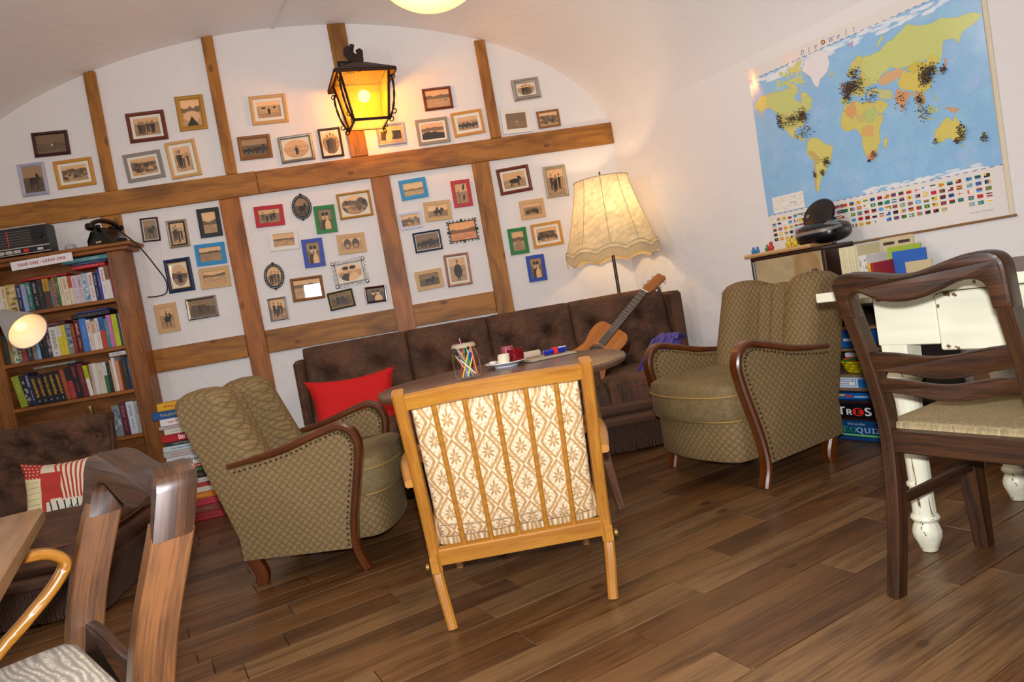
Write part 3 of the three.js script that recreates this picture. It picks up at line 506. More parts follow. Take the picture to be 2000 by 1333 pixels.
    for (let k = 0; k < 2600; k++) { const q = px(-165 + r() * 345, -50 + r() * 125); c.fillStyle = `rgba(70,60,70,${.18 + r() * .25})`; c.fillRect(q[0] * W, q[1] * H, 4 + r() * 12, 1.2); }
    c.fillStyle = 'rgba(236,236,238,.8)'; for (let k = 0; k < 70; k++) { c.beginPath(); c.ellipse(W * (.5 + r() * .45), H * (mapBot - r() * .022), 14 + r() * 34, 4 + r() * 9, 0, 0, 7); c.fill(); }
    c.fillStyle = '#c9d07e'; for (let k = 0; k < 26; k++) { const q = px(-120 + r() * 50, 70 + r() * 10); c.beginPath(); c.ellipse(q[0] * W, q[1] * H, 8 + r() * 22, 5 + r() * 12, r() * 3, 0, 7); c.fill(); }
    c.restore();
    c.fillStyle = '#2a3f86'; for (let x = 0; x < W; x += 60) { c.fillRect(x, H * mapTop - 3, 30, 4); c.fillRect(x, H * mapBot, 30, 4); }
    c.fillStyle = '#f0ebe0'; c.fillRect(W * .035, H * .7, W * .17, H * .085); c.fillStyle = '#8f8c86'; for (let k = 0; k < 40; k++) c.fillRect(W * (.042 + r() * .15), H * (.712 + r() * .062), 10 + r() * 20, 2); c.fillStyle = '#6fa7d4'; for (let k = 0; k < 6; k++) c.fillRect(W * (.06 + r() * .1), H * (.745 + r() * .03), 40, 3);
    c.font = 'italic 50px serif'; c.fillStyle = '#33488c'; c.textAlign = 'center';
    'Die'.split('').forEach((ch, k) => c.fillText(ch, W * (.30 + k * .034), H * .044)); 'Welt'.split('').forEach((ch, k) => c.fillText(ch, W * (.44 + k * .034), H * .044));
    c.fillStyle = '#a83a34'; c.beginPath(); c.arc(W * .405, H * .03, 20, 0, 7); c.fill(); c.fillStyle = '#e6d9a6'; c.beginPath(); c.ellipse(W * .405, H * .03, 15, 7, -.5, 0, 7); c.fill(); c.fillStyle = '#5a8a4a'; c.beginPath(); c.ellipse(W * .402, H * .038, 9, 5, 0, 0, 7); c.fill();
    // flags in five blocks
    const FC = ['#c4202b', '#2a5fae', '#e9c22e', '#1c7a3c', '#f2efe8', '#111418', '#5aa9dd', '#d46a1e', '#7b1f2b']; const blocks = [[.015, 7], [.16, 8], [.325, 9], [.565, 10], [.875, 3]];
    for (const [bx0, nc] of blocks) for (let j = 0; j < 5; j++) for (let i = 0; i < nc; i++) {
      if (j === 4 && i > nc * .7) continue;
      const x = W * (bx0 + i * .0305), y = H * (.812 + j * .0265), w = 40, h = 26, t = r() * 6 | 0, k = () => FC[r() * FC.length | 0];
      c.fillStyle = k(); c.fillRect(x, y, w, h);
      if (t < 2) { c.fillStyle = k(); c.fillRect(x, y + h / 3, w, h / 3); c.fillStyle = k(); c.fillRect(x, y + 2 * h / 3, w, h / 3 + 1); } else if (t === 2) { c.fillStyle = k(); c.fillRect(x + w / 3, y, w / 3, h); c.fillStyle = k(); c.fillRect(x + 2 * w / 3, y, w / 3 + 1, h); } else if (t === 3) { c.fillStyle = k(); c.fillRect(x + w * .3, y, 5, h); c.fillRect(x, y + h * .42, w, 5); } else if (t === 4) { c.fillStyle = k(); c.beginPath(); c.arc(x + w / 2, y + h / 2, 6, 0, 7); c.fill(); } else { c.fillStyle = k(); c.fillRect(x, y, w * .45, h * .55); }
      c.fillStyle = 'rgba(90,90,90,.5)'; c.fillRect(x + 4, y + h + 3, 24, 2);
    }
    c.fillStyle = '#777'; c.font = '14px sans-serif'; c.fillText('Australien und Ozeanien', W * .915, H * .965);
  });
  mapTex.wrapS = mapTex.wrapT = THREE.ClampToEdgeWrapping;
  const base = RW(1.365, .004, 1.035), t = thing('world_map', 'large laminated wall map of the world with rows of flags and many pins', 'map', base, TM);
  // local: z runs along the wall, y up, x into the wall; slight slack so that the sheet catches light
  const sag = (u, v) => -.008 - .006 * Math.sin(u * 5 + v * 2) * Math.sin(v * 4 + 1) - .003 * Math.sin(u * 13 + v * 3) * v - .0045 * Math.sin(u * 26 + v * 5 + 1) * Math.exp(-u * 3.5) * v;
  const sheet = grid(90, 40, (u, v) => [sag(u, v) - .002, v * Hm + .02 * (1 - u), u * Wm, u, v], 1, 1, true);
  const sm = mesh(t, 'sheet', sheet, phys(0xffffff, .3, { map: mapTex, clearcoat: 1, clearcoatRoughness: .09, side: THREE.DoubleSide }));
  mesh(t, 'rod', [bx(-.01, 0, -.006, .006, -.01, Wm + .03, .003)], std(0x8a6238, .5));
  mesh(t, 'edge_strip', [bx(-.003, 0, 0, Hm, Wm, Wm + .02, .001)], std(0xe3d3b4, .6));
  // pins
  const rr = mulberry(77), cl = [[-95, 40, 16, 5, 150], [-78, 40, 6, 5, 130], [-120, 42, 4, 7, 80], [5, 50, 8, 4, 230], [0, 42, 5, 4, 70], [18, 50, 8, 6, 120], [15, 60, 6, 4, 60], [115, 36, 7, 7, 260], [122, 40, 6, 4, 90], [102, 15, 4, 5, 60], [138, 36, 3, 3, 50], [150, -30, 4, 6, 70], [144, -37, 4, 2, 40], [116, -32, 2, 2, 20], [175, -40, 3, 3, 40], [-48, -22, 4, 4, 70], [-58, -34, 3, 3, 30], [-71, -33, 2, 3, 25], [28, -29, 4, 3, 30], [20, -34, 2, 1, 15], [35, 36, 9, 6, 50], [-80, 20, 12, 6, 60], [106, 0, 8, 6, 40], [78, 20, 6, 8, 30]];
  const n = cl.reduce((a, b) => a + b[4], 0), pg = mergeGeometries([norm(T(new THREE.SphereGeometry(.0028, 5, 4), -.012, 0, 0)), norm(R(T(new THREE.CylinderGeometry(.0006, .0006, .012, 4), 0, 0, 0), 0, 0, Math.PI / 2).translate(-.006, 0, 0))]);
  const im = new THREE.InstancedMesh(pg, std(0xffffff, .4), n); im.name = 'map_pins'; im.userData.kind = 'stuff'; im.userData.label = 'tiny coloured pins stuck into the map'; let k = 0; const mx = new THREE.Matrix4(), col = new THREE.Color();
  for (const [lo, la, sx, sy, q] of cl) for (let i = 0; i < q; i++) { const g = () => (rr() + rr() + rr() - 1.5) * 1.3, p = px(lo + g() * sx, la + g() * sy); mx.makeTranslation(-.012, (1 - p[1]) * Hm + .02 * (1 - p[0]), p[0] * Wm); im.setMatrixAt(k, mx); im.setColorAt(k++, col.set([0x15151a, 0x1a2a60, 0x7a1418, 0x20402a, 0x2a2320, 0x8a6a1a][rr() * 6 | 0])); }
  t.add(im);
}

// ------------------------------------------------------------------ fabrics
const velvetTex = dataTex(256, 256, (u, v) => { const a = fbm(u * 6, v * 6, 6, 6, 71, 4), b = fbm(u * 60, v * 120, 60, 120, 72, 2), k = .72 + (a - .5) * .5 + (b - .5) * .35; return [112 * k, 72 * k, 46 * k]; }, .5, .5);
const velvet = phys(0xffffff, .85, { map: velvetTex, sheen: .35, sheenRoughness: .5, sheenColor: new THREE.Color(0x8a6a52), bumpMap: velvetTex, bumpScale: .0012 });
const velvetDark = std(0x3b2618, .9), fringeMat = std(0x42291a, .9);
const lattice = (bg, line, dot, cell) => dataTex(256, 256, (u, v) => {
  const a = ((u + v) * 4) % 1, b = ((u - v + 8) * 4) % 1, d = Math.min(a, 1 - a, b, 1 - b), r = Math.hypot(a - .5, b - .5), n = fbm(u * 64, v * 64, 64, 64, 81, 2) * .35 + .82;
  const k = sst(.07, .16, d), q = sst(.30, .24, r) * (.55 + .45 * Math.sin(r * 40)); const m = (i) => lerp(lerp(line[i], bg[i], k), dot[i], q * .65) * n; return [m(0), m(1), m(2)];
}, cell * 4, cell * 4);
const armTex = lattice([128, 103, 63], [104, 82, 50], [136, 111, 69], .034);
const armFab = phys(0xffffff, .8, { map: armTex, sheen: .3, sheenRoughness: .5, sheenColor: new THREE.Color(0xa58d62), bumpMap: armTex, bumpScale: .0012 });
const armPlainTex = dataTex(256, 256, (u, v) => { const k = .8 + .25 * fbm(u * 40, v * 40, 40, 40, 82, 3) + .15 * (fbm(u * 4, v * 4, 4, 4, 83, 2) - .5); return [129 * k, 107 * k, 68 * k]; }, .4, .4);
const armPlain = phys(0xffffff, .8, { map: armPlainTex, sheen: .3, sheenRoughness: .5, sheenColor: new THREE.Color(0xa58d62) });
const piping = std(0xa8843e, .7), nailMat = std(0x4a3a28, .35, { metalness: .8 });

// ------------------------------------------------------------------ tufted sofas
function tufted(w, h, t, buttons, seed) {
  const r = mulberry(seed), ph = buttons.map(() => r() * 6);
  return (x, y) => {
    let z = .004 * Math.sin(x * 21 + seed) * Math.sin(y * 17);
    buttons.forEach(([bx0, by0], i) => { const dx = x - bx0, dy = y - by0, d = Math.hypot(dx, dy), a = Math.atan2(dy, dx); z -= t * .52 * Math.exp(-(d * d) / .0016) + t * .22 * Math.exp(-d / .09); z += .009 * Math.exp(-((d - .06) ** 2) / .0024) * Math.sin(a * 9 + ph[i]); z -= .014 * Math.exp(-Math.pow(Math.sin(a * 2 + .785), 2) * 40) * sst(.02, .05, d) * sst(.16, .06, d); });
    return z;
  };
}
function fringe(x0, x1, z, y0, y1, along = 'x') {   // hanging bullion fringe: twisted strands
  const out = [], n = Math.round((x1 - x0) / .0105), r = mulberry(n * 7 + 1);
  for (let i = 0; i < n; i++) { const p = x0 + (i + .5) / n * (x1 - x0), g = new THREE.CylinderGeometry(.0048, .0055, y1 - y0 - r() * .012, 5, 1); g.rotateZ((r() - .5) * .06); g.rotateX((r() - .5) * .07); along === 'x' ? T(g, p, (y0 + y1) / 2, z) : T(g, z, (y0 + y1) / 2, p); out.push(g); }
  return out;
}
{ // long sofa along the back wall
  const t = thing('sofa', 'long dark brown velvet sofa with four tufted backs and fringe under the photographs', 'sofa', [0, 0, 0]);
  const secs = [[-.735, -.045], [-.04, .515], [.52, 1.105], [1.11, 1.8]];
  mesh(t, 'base', [bx(-.74, 1.82, .17, .34, -4.78, -4.1, .02)], velvet);
  mesh(t, 'skirt_board', [bx(-.72, 1.8, .03, .18, -4.76, -4.14, .01)], velvetDark);
  mesh(t, 'back_frame', [bx(-.79, -.735, .2, .9, -4.86, -4.62, .02), bx(1.8, 1.88, .2, .925, -4.86, -4.6, .02), bx(-.79, 1.88, .18, .88, -4.87, -4.8, .02)], velvet);
  const seatPad = (x0, x1) => { const g = pad(x1 - x0, .7, .15, 24, 24, (x, y) => .006 * Math.sin(x * 9) * Math.sin(y * 8), 7); return g.map(q => T(R(q, -Math.PI / 2), (x0 + x1) / 2, .32, -4.42)); };
  secs.forEach(([x0, x1], i) => {
    const w = x1 - x0, B = []; for (const [fx, fy] of [[-.25, .13], [.22, .14], [0, .0], [-.28, -.1], [.27, -.1], [0, -.2]]) B.push([fx * w * 1.05, fy]);
    const g = pad(w + .012, .66, .15, 54, 54, tufted(w, .66, .15, B, i + 2), 6);
    for (const q of g) { R(q, -.2); T(q, (x0 + x1) / 2, .635, -4.8); }
    const bk = mesh(t, 'back_cushion', g, velvet);
    const bt = B.map(([x, y]) => T(R(T(new THREE.SphereGeometry(.008, 8, 6), x, y, .066), -.2), (x0 + x1) / 2, .635, -4.8)); mesh(bk, 'buttons', bt, velvetDark).userData.kind = 'stuff';
    mesh(bk, 'top_welt', tube(Array.from({ length: 9 }, (_, k) => { const u = k / 8, x = lerp(x0 + .02, x1 - .02, u); return V(x, .952 - .012 * (2 * u - 1) ** 4, -4.79 + .004 * Math.sin(k * 2)); }), .007, 30, 6), std(0x5a3420, .9));
    mesh(t, 'seat_cushion', seatPad(x0, x1), velvet);
    mesh(t, 'seat_welt', tube([[x0 + .02, .4, -4.085], [(x0 + x1) / 2, .405, -4.072], [x1 - .02, .4, -4.085]], .006, 20, 6), std(0x6a3d24, .9));
  });
  mesh(t, 'front_roll', [T(R(cyl(.045, .045, 2.54, 16, .01), 0, 0, Math.PI / 2), .54, .285, -4.1), T(R(cyl(.04, .04, 2.54, 16, .01), 0, 0, Math.PI / 2), .54, .205, -4.095)], velvet);
  const f = mesh(t, 'fringe', fringe(-.72, 1.8, -4.08, .012, .18), fringeMat); f.userData.kind = 'stuff';
}
{ // short sofa in front of the bookcase
  const t = thing('sofa', 'dark brown tufted velvet sofa in front of the bookcase', 'sofa', [0, 0, 0]);
  mesh(t, 'base', [bx(-3.0, -1.53, .15, .27, -4.36, -3.22, .05)], velvet);
  mesh(t, 'skirt_board', [bx(-2.98, -1.55, .03, .18, -4.34, -3.25, .02)], velvetDark);
  const sc = pad(1.4, .95, .11, 30, 24, (x, y) => .008 * Math.sin(x * 8) * Math.sin(y * 7), 7).map(q => T(R(q, -Math.PI / 2), -2.24, .24, -3.76)); mesh(t, 'seat_cushion', sc, velvet);
  mesh(t, 'seat_welt', tube([[-2.9, .315, -3.28], [-2.2, .325, -3.27], [-1.64, .315, -3.3], [-1.55, .313, -3.45], [-1.545, .313, -4.1]], .006, 40, 6), std(0x6a3d24, .9));
  mesh(t, 'back_frame', [bx(-3.0, -1.95, .2, .7, -4.72, -4.56, .03)], velvet);
  const B = []; for (let j = 0; j < 3; j++) for (let i = 0; i < 6; i++) B.push([-.5 + i * .2 + (j % 2) * .1, .13 - j * .12]);
  const g = pad(1.16, .54, .16, 70, 46, tufted(1.2, .56, .16, B, 12), 6); for (const q of g) { R(q, -.22); T(q, -2.5, .52, -4.6); }
  const bk = mesh(t, 'back_cushion', g, velvet);
  mesh(bk, 'buttons', B.map(([x, y]) => T(R(T(new THREE.SphereGeometry(.009, 8, 6), x, y, .07), -.22), -2.5, .52, -4.6)), velvetDark).userData.kind = 'stuff';
  mesh(bk, 'welt', tube([[-3.0, .775, -4.63], [-2.4, .783, -4.63], [-1.97, .78, -4.62], [-1.925, .75, -4.59], [-1.92, .46, -4.51]], .008, 40, 6), std(0x5a3420, .9));
  mesh(t, 'front_roll', [T(R(cyl(.042, .042, 1.42, 16, .01), 0, 0, Math.PI / 2), -2.26, .25, -3.235), T(R(cyl(.038, .038, 1.42, 16, .01), 0, 0, Math.PI / 2), -2.26, .195, -3.23), T(R(cyl(.042, .042, 1.1, 16, .012), Math.PI / 2), -1.52, .25, -3.8), T(R(cyl(.038, .038, 1.1, 16, .012), Math.PI / 2), -1.515, .205, -3.8)], velvet);
  const f = mesh(t, 'fringe', [...fringe(-2.98, -1.54, -3.215, .012, .18), ...fringe(-4.34, -3.22, -1.52, .012, .18, 'z')], fringeMat); f.userData.kind = 'stuff';
}
{ // red cushion
  const t = mesh(scene, 'cushion', pillow(.57, .42, .14, 24, .16, .05), phys(0xc80a06, .85, { sheen: .4, sheenColor: new THREE.Color(0xff3020), sheenRoughness: .6 }));
  tag(t, 'plain bright red cushion leaning on the long brown sofa', 'cushion'); t.position.set(-.43, .565, -4.45); t.rotation.set(-.32, .1, .03);
}
{ // patchwork cushion
  const tx = canvas(512, 512, (c, W, H) => {
    c.fillStyle = '#e0d0b4'; c.fillRect(0, 0, W, H); const red = '#b8372c';
    const dots = (x, y, w, h) => { c.fillStyle = red; c.fillRect(x, y, w, h); c.fillStyle = '#efe3cc'; for (let a = 10; a < w; a += 28) for (let b = 10; b < h; b += 26) { c.beginPath(); c.arc(x + a + (b % 3) * 4, y + b, 5, 0, 7); c.fill(); } };
    dots(0, 0, 150, 120); c.fillStyle = '#d9cbb0'; c.fillRect(150, 0, 110, 80); c.fillStyle = red; c.fillRect(150, 80, 130, 200);
    c.fillStyle = '#e6d6a4'; c.fillRect(20, 120, 130, 230); c.strokeStyle = '#7a6a40'; c.setLineDash([8, 6]); c.lineWidth = 4; for (let y = 150; y < 340; y += 40) { c.beginPath(); c.moveTo(30, y); c.lineTo(140, y - 6); c.stroke(); } c.setLineDash([]);
    c.fillStyle = red; c.fillRect(0, 220, 20, 130); dots(60, 350, 120, 162); c.fillStyle = red; c.fillRect(150, 280, 60, 80); c.fillStyle = '#e4d2a8'; c.fillRect(0, 350, 60, 162);
    c.fillStyle = '#e6d5b8'; c.fillRect(280, 0, 232, 290); c.strokeStyle = red; c.lineWidth = 13; for (let k = 0; k < 12; k++) { c.beginPath(); c.moveTo(286 + k * 26, 290); c.quadraticCurveTo(270 + k * 27, 140, 230 + k * 36, 0); c.stroke(); }
    c.fillStyle = '#e3d8c4'; c.fillRect(180, 300, 332, 212); c.strokeStyle = '#13302e'; c.lineWidth = 9; for (let k = 0; k < 8; k++) { c.beginPath(); c.moveTo(205 + k * 44, 300); c.quadraticCurveTo(230 + k * 42, 400, 190 + k * 46, 512); c.stroke(); } c.lineWidth = 6; for (let k = 0; k < 5; k++) { c.beginPath(); c.ellipse(330 + k * 40, 400, 14, 60, .2, 0, 7); c.stroke(); }
  });
  const g = pillow(.36, .36, .13, 24, .14, .06); for (const q of g) { const u = q.attributes.uv; for (let k = 0; k < u.count; k++) u.setXY(k, u.getX(k) / .36, u.getY(k) / .36); }
  const t = mesh(scene, 'cushion', g, std(0xffffff, .85, { map: tx })); tag(t, 'red and cream patchwork cushion on the sofa before the bookcase', 'cushion'); t.position.set(-2.02, .42, -4.08); t.rotation.set(-.22, .12, -.03); t.scale.setScalar(1.1);
}

// ------------------------------------------------------------------ armchairs: local x forward, z to the sitter's right or left
function makeArmchair(name, label, pos, turn) {
  const t = thing(name, label, 'armchair', pos, turn, 'pair of wing armchairs');
  const path = [[-.5, .545], [-.355, .562], [-.237, .582], [-.094, .622], [0, .64], [.05, .615], [.074, .555], [.064, .475], [.03, .345], [-.002, .213], [-.012, .1], [.016, 0.002]];
  const HW = .335;
  for (const s of [1, -1]) {
    const z = s * HW;
    const g = sweep(path.map(p => V(p[0], p[1], z)), t => lerp(.022, .03, sst(0, .2, t)) * (t > .85 ? lerp(1, 1.15, (t - .85) / .15) : 1), t => lerp(.028, .06, sst(0, .25, t)), { up: V(0, 0, 1), n: 60, r: .55 });
    mesh(t, 'arm_frame', g, MAT.arm);
    const o = [[-.5, .13], [-.5, .53], [-.355, .545], [-.237, .565], [-.094, .605], [0, .622], [.035, .6], [.057, .55], [.047, .475], [.013, .345], [-.02, .213], [-.028, .105]];
    const pg = extr(poly(o), .062, .008, 0); T(pg, 0, 0, z - .031 - s * .004); mesh(t, 'side_panel', pg, armFab);
    const nails = [], P = new THREE.CatmullRomCurve3(path.slice(0, 11).map(p => V(p[0], p[1], 0)), false, 'centripetal');
    for (const k of [1, -1]) for (let i = 0; i < 46; i++) { const u = .03 + i / 46 * .97, p = P.getPointAt(u), tg = P.getTangentAt(u); nails.push(T(new THREE.SphereGeometry(.0052, 7, 5), p.x - tg.y * -.028 * 1, p.y - tg.x * .028, z + k * .031 - s * .003)); }
    // the row of nails sits just inside the wood
    nails.forEach((n, i) => { });
    const nm = mesh(t, 'nail_row', nails, nailMat); nm.userData.kind = 'stuff';
  }
  // back with channels and wings: closed profiles lofted across the width
  const NV = 64, NP = 40, prof = (v) => {   // v -1..1
    const av = Math.abs(v), wing = Math.pow(Math.max(0, 1 - Math.pow(Math.abs(av - .7) / .33, 2.4)), .5), end = sst(.86, 1, av), k = av / .5, ch = av < .42 ? Math.pow(Math.abs(Math.cos(v / .42 * Math.PI * 1.5)), .5) : 0;
    const top = .832 + .028 * ch + wing * .062, pts = [];
    const thick = y => { const q = clamp((y - .3) / .55); return lerp(.09 + .06 * ch, lerp(.3, .25, q), wing); };
    const back = y => -.5 - .21 * clamp((y - .12) / .74) + .02 * end;
    for (let i = 0; i <= NP; i++) {
      const s = i / NP; let x, y;
      if (s < .42) { y = lerp(.12, top - .07, s / .42); x = back(y); }
      else if (s < .6) { const a = (s - .42) / .18 * Math.PI, yc = top - .07, b = back(yc), th = thick(yc); x = b + th / 2 * (1 - Math.cos(a)); y = yc + .07 * Math.pow(Math.sin(a), .7); }
      else { const q = (s - .6) / .4; y = lerp(top - .07, .3, q); x = back(y) + thick(y); }
      pts.push([x, y]);
    }
    return pts;
  };
  const zz = v => v * .335 * (1 - .0 * v);
  const body = grid(NV, NP, (u, w) => { const v = Math.sin((u - .5) * Math.PI) * .35 + (u * 2 - 1) * .65, p = prof(v)[Math.round(w * NP)]; return [p[0], p[1], zz(v), zz(v) + (p[0]), p[1]]; }, 1, 1, true);
  const caps = [-1, 1].map(s => { const p = prof(s), c = [-.56, .5]; const P = [], U = []; for (let i = 0; i < p.length; i++) { const a = p[i], b = p[(i + 1) % p.length]; const z = zz(s), q = s > 0 ? [c, b, a] : [c, a, b]; for (const e of q) { P.push(e[0], e[1], z + (e === c ? s * .012 : 0)); U.push(e[0], e[1]); } } const g = new THREE.BufferGeometry(); g.setAttribute('position', new THREE.Float32BufferAttribute(P, 3)); g.setAttribute('uv', new THREE.Float32BufferAttribute(U, 2)); return toCreasedNormals(g, 1.2); });
  mesh(t, 'backrest', [body, ...caps], armFab);
  /*  const pl = []; for (const s of [1, -1]) for (let i = 0; i < 9; i++) { const a = -.62 + i * .028; pl.push(tube([[a + .05, .815 + .012 * Math.sin(i), s * .337], [a + .035 - i * .002, .865 - Math.abs(i - 4) * .004, s * .325], [a + .02, .885 - Math.abs(i - 4) * .006, s * .29]], .0035, 8, 5)); }
  mesh(t, 'pleats', pl, armPlain).userData.kind = 'stuff';*/
  // seat with bowed front
  const seatShape = (w, fr, bow) => { const s = new THREE.Shape(); s.moveTo(-.5, -w); s.lineTo(fr - .06, -w); s.quadraticCurveTo(fr + .01, -w, fr + bow * .5, -w * .55); s.quadraticCurveTo(fr + bow, 0, fr + bow * .5, w * .55); s.quadraticCurveTo(fr + .01, w, fr - .06, w); s.lineTo(-.5, w); return s; };
  const sg = (w, fr, bow, y0, y1, bev) => { const g = extr(seatShape(w, fr, bow), y1 - y0, bev, 0, 14); R(g, -Math.PI / 2); T(g, 0, y0, 0); return g; };
  const cg = sg(.305, .13, .085, .3, .475, .035); { const p = cg.attributes.position; for (let k = 0; k < p.count; k++) if (p.getY(k) > .44) p.setY(k, p.getY(k) + .02 * (1 - (p.getZ(k) / .31) ** 2)); }
  mesh(t, 'seat_cushion', cg, armPlain);
  mesh(t, 'front_panel', sg(.3, .105, .07, .12, .315, .02), armFab);
  const pipe = (w, fr, bow, y) => { const pts = seatShape(w, fr, bow).getPoints(10).filter(p => p.x > -.1).map(p => V(p.x, y, p.y)); return tube(pts, .0035, 60, 6); };
  mesh(t, 'piping', [pipe(.307, .132, .085, .425), pipe(.304, .12, .08, .312)], piping);
  for (const s of [1, -1]) mesh(t, 'rear_leg', sweep([[-.5, .17, s * .29], [-.475, .1, s * .29], [-.455, .04, s * .292], [-.465, .002, s * .294]], .055, t => lerp(.07, .045, t), { n: 12, r: .35 }), MAT.arm);
  return t;
}
makeArmchair('wing_armchair', 'olive-brown wing armchair facing right, its back to the pile of books', [-.337, 0, -3.378], -8 * DEG);
makeArmchair('wing_armchair', 'olive-brown wing armchair facing left, in front of the cabinet under the map', [1.37, 0, -3.265], (180 - 16) * -DEG).scale.y = 1.045;

// ------------------------------------------------------------------ round table
{
  const t = thing('round_table', 'round brown wooden table in the middle of the seating group', 'table', [.384, 0, -3.27], .2);
  const top = buv(lathe([[0, .684], [.56, .684], [.585, .688], [.593, .7], [.593, .708], [.588, .717], [.58, .72], [0, .72]], 96, .4), 0); mesh(t, 'tabletop', top, MAT.walnut);
  mesh(t, 'apron', lathe([[.44, .6], [.46, .6], [.46, .684], [.44, .684], [.44, .6]], 64), MAT.walnut);
  for (let k = 0; k < 4; k++) { const a = k * Math.PI / 2 + .6; mesh(t, 'leg', sweep([[Math.cos(a) * .4, .68, Math.sin(a) * .4], [Math.cos(a) * .42, .3, Math.sin(a) * .42], [Math.cos(a) * .46, 0.002, Math.sin(a) * .46]], u => lerp(.06, .035, u), u => lerp(.06, .035, u), { n: 10, r: .4, up: V(1, .01, 0) }), MAT.walnut); }
}

// ------------------------------------------------------------------ slatted beech easy chair seen from behind
{
  const broc = dataTex(512, 512, (u, v) => {   // ogee damask, one repeat .13 x .17 m
    const rep = (a, b) => { const x = (a % 1 + 1) % 1 - .5, y = (b % 1 + 1) % 1 - .5; return [x, y]; };
    const nz = fbm(u * 40, v * 40, 40, 40, 91, 3), wv = fbm(u * 200, v * 200, 200, 200, 92, 1);
    let k = 0, pale = 0;
    for (const [ox, oy] of [[0, 0], [.5, .5]]) {
      const [x, y] = rep(u * 2 + ox, v * 2 + oy), r = Math.hypot(x, y * .82), a = Math.atan2(y, x);
      const pet = .15 + .045 * Math.cos(a * 8) + .02 * Math.cos(a * 3 + 1.5); if (r < pet) k = Math.max(k, sst(pet, pet - .03, r) * (r < .045 ? .4 : 1) * (.75 + .25 * Math.cos(a * 8)));
      const og = Math.abs(Math.abs(x) / .36 + Math.pow(Math.abs(y) / .46, 1.25) - 1) ; const wob = .02 * Math.sin(a * 14); const d = og + wob; k = Math.max(k, sst(.17, .09, d) * .9); pale = Math.max(pale, sst(.3, .2, Math.abs(d - .26) * 3));
      const lf = Math.abs(Math.sin(a * 6 + r * 26)); if (r > .2 && r < .3) k = Math.max(k, sst(.86, .98, lf) * .7);
    }
    k *= .72 + .4 * (nz - .3); const c = [lerp(226, 168, k), lerp(205, 120, k), lerp(168, 62, k)], q = (.93 + .14 * wv) * (1 + .06 * pale); return [c[0] * q, c[1] * q, c[2] * q];
  }, .21, .28);
  const fab = phys(0xffffff, .8, { map: broc, bumpMap: broc, bumpScale: .0012, sheen: .2, sheenColor: new THREE.Color(0xf0dfc0) });
  const t = thing('beech_chair', 'yellow beech easy chair with slatted back and cream brocade cushions', 'chair', [.229, 0, -2.24], -6 * DEG); t.scale.y = .985;
  // local: x right, +z towards the viewer (the chair's back), y up
  const post = (s) => sweep([[s * .288, .205, -.03], [s * .288, .35, .0], [s * .287, .6, .085], [s * .287, .838, .175]], .036, u => lerp(.062, .046, u), { up: V(0, .35, 1), n: 20, r: .35 });
  for (const s of [-1, 1]) mesh(t, 'back_post', post(s), MAT.beech);
  mesh(t, 'top_rail', sweep([[-.272, .802, .165], [-.14, .808, .178], [0, .81, .182], [.14, .808, .178], [.272, .802, .165]], .05, .026, { up: V(0, -.35, 1), n: 20, r: .4 }), MAT.beech);
  mesh(t, 'bottom_rail', sweep([[-.272, .25, -.012], [0, .25, -.012], [.272, .25, -.012]], .062, .03, { up: V(0, -.25, 1), n: 6, r: .25 }), MAT.beech);
  for (let k = 0; k < 5; k++) { const x = -.185 + k * .0925; mesh(t, 'slat', between([x, .272, -.008], [x * 1.02, .79, .166], .0085, .0085, 10), MAT.beech); }
  for (const s of [-1, 1]) {
    mesh(t, 'seat_rail', sweep([[s * .29, .235, .03], [s * .29, .28, -.25], [s * .29, .31, -.56]], .06, .026, { up: V(1, 0, 0), n: 8, r: .3 }), MAT.beech);
    mesh(t, 'rear_leg', sweep([[s * .295, .3, -.1], [s * .293, .2, -.045], [s * .27, .002, .0]], u => lerp(.064, .036, u), u => lerp(.04, .032, u), { up: V(1, 0, 0), n: 14, r: .45 }), MAT.beech);
    mesh(t, 'front_leg', sweep([[s * .285, .5, -.55], [s * .28, .3, -.55], [s * .262, .002, -.545]], u => lerp(.05, .032, u), u => lerp(.04, .03, u), { up: V(1, 0, 0), n: 12, r: .45 }), MAT.beech);
    mesh(t, 'armrest', sweep([[s * .315, .53, .075], [s * .335, .55, -.1], [s * .345, .55, -.3], [s * .34, .53, -.5], [s * .335, .47, -.57]], u => lerp(.03, .058, Math.sin(u * 3)), .026, { up: V(0, 1, 0), n: 24, r: .5 }), MAT.beech);
    mesh(t, 'bolt', T(R(cyl(.012, .012, .01, 12), 0, 0, Math.PI / 2), s * .316, .225, .0), std(0x9a7a3a, .4, { metalness: .6 }));
  }
  mesh(t, 'front_rail', bx(-.28, .28, .27, .33, -.575, -.55, .005), MAT.beech);
  const cushion = (w, h, th, wr) => pad(w, h, th, 30, 30, (x, y) => wr * Math.sin(x * 23 + y * 9) * Math.sin(y * 19 - x * 6), 6);
  const back = cushion(.53, .5, .06, .004), bk2 = cushion(.53, .5, .06, .003).map(q => R(q, 0, Math.PI)); const place = q => T(R(q, .335), 0, .545, .012);
  const bc = mesh(t, 'back_cushion', [...back.slice(0, 1), ...bk2.slice(0, 1)].map(place), fab);
  // fold lines where the cover sags against the slats
  mesh(bc, 'seam', tube([[-.25, .36, .009], [-.1, .345, .006], [.1, .35, .006], [.25, .375, .012]], .003, 20, 5), fab);
  const seat = pad(.56, .54, .06, 20, 20, () => 0, 7), seat2 = pad(.56, .54, .06, 20, 20, () => 0, 7).map(q => R(q, Math.PI));
  mesh(t, 'seat_cushion', [seat[0], seat2[0]].map(q => T(R(q, -Math.PI / 2 + .1), 0, .34, -.31)), fab);
}

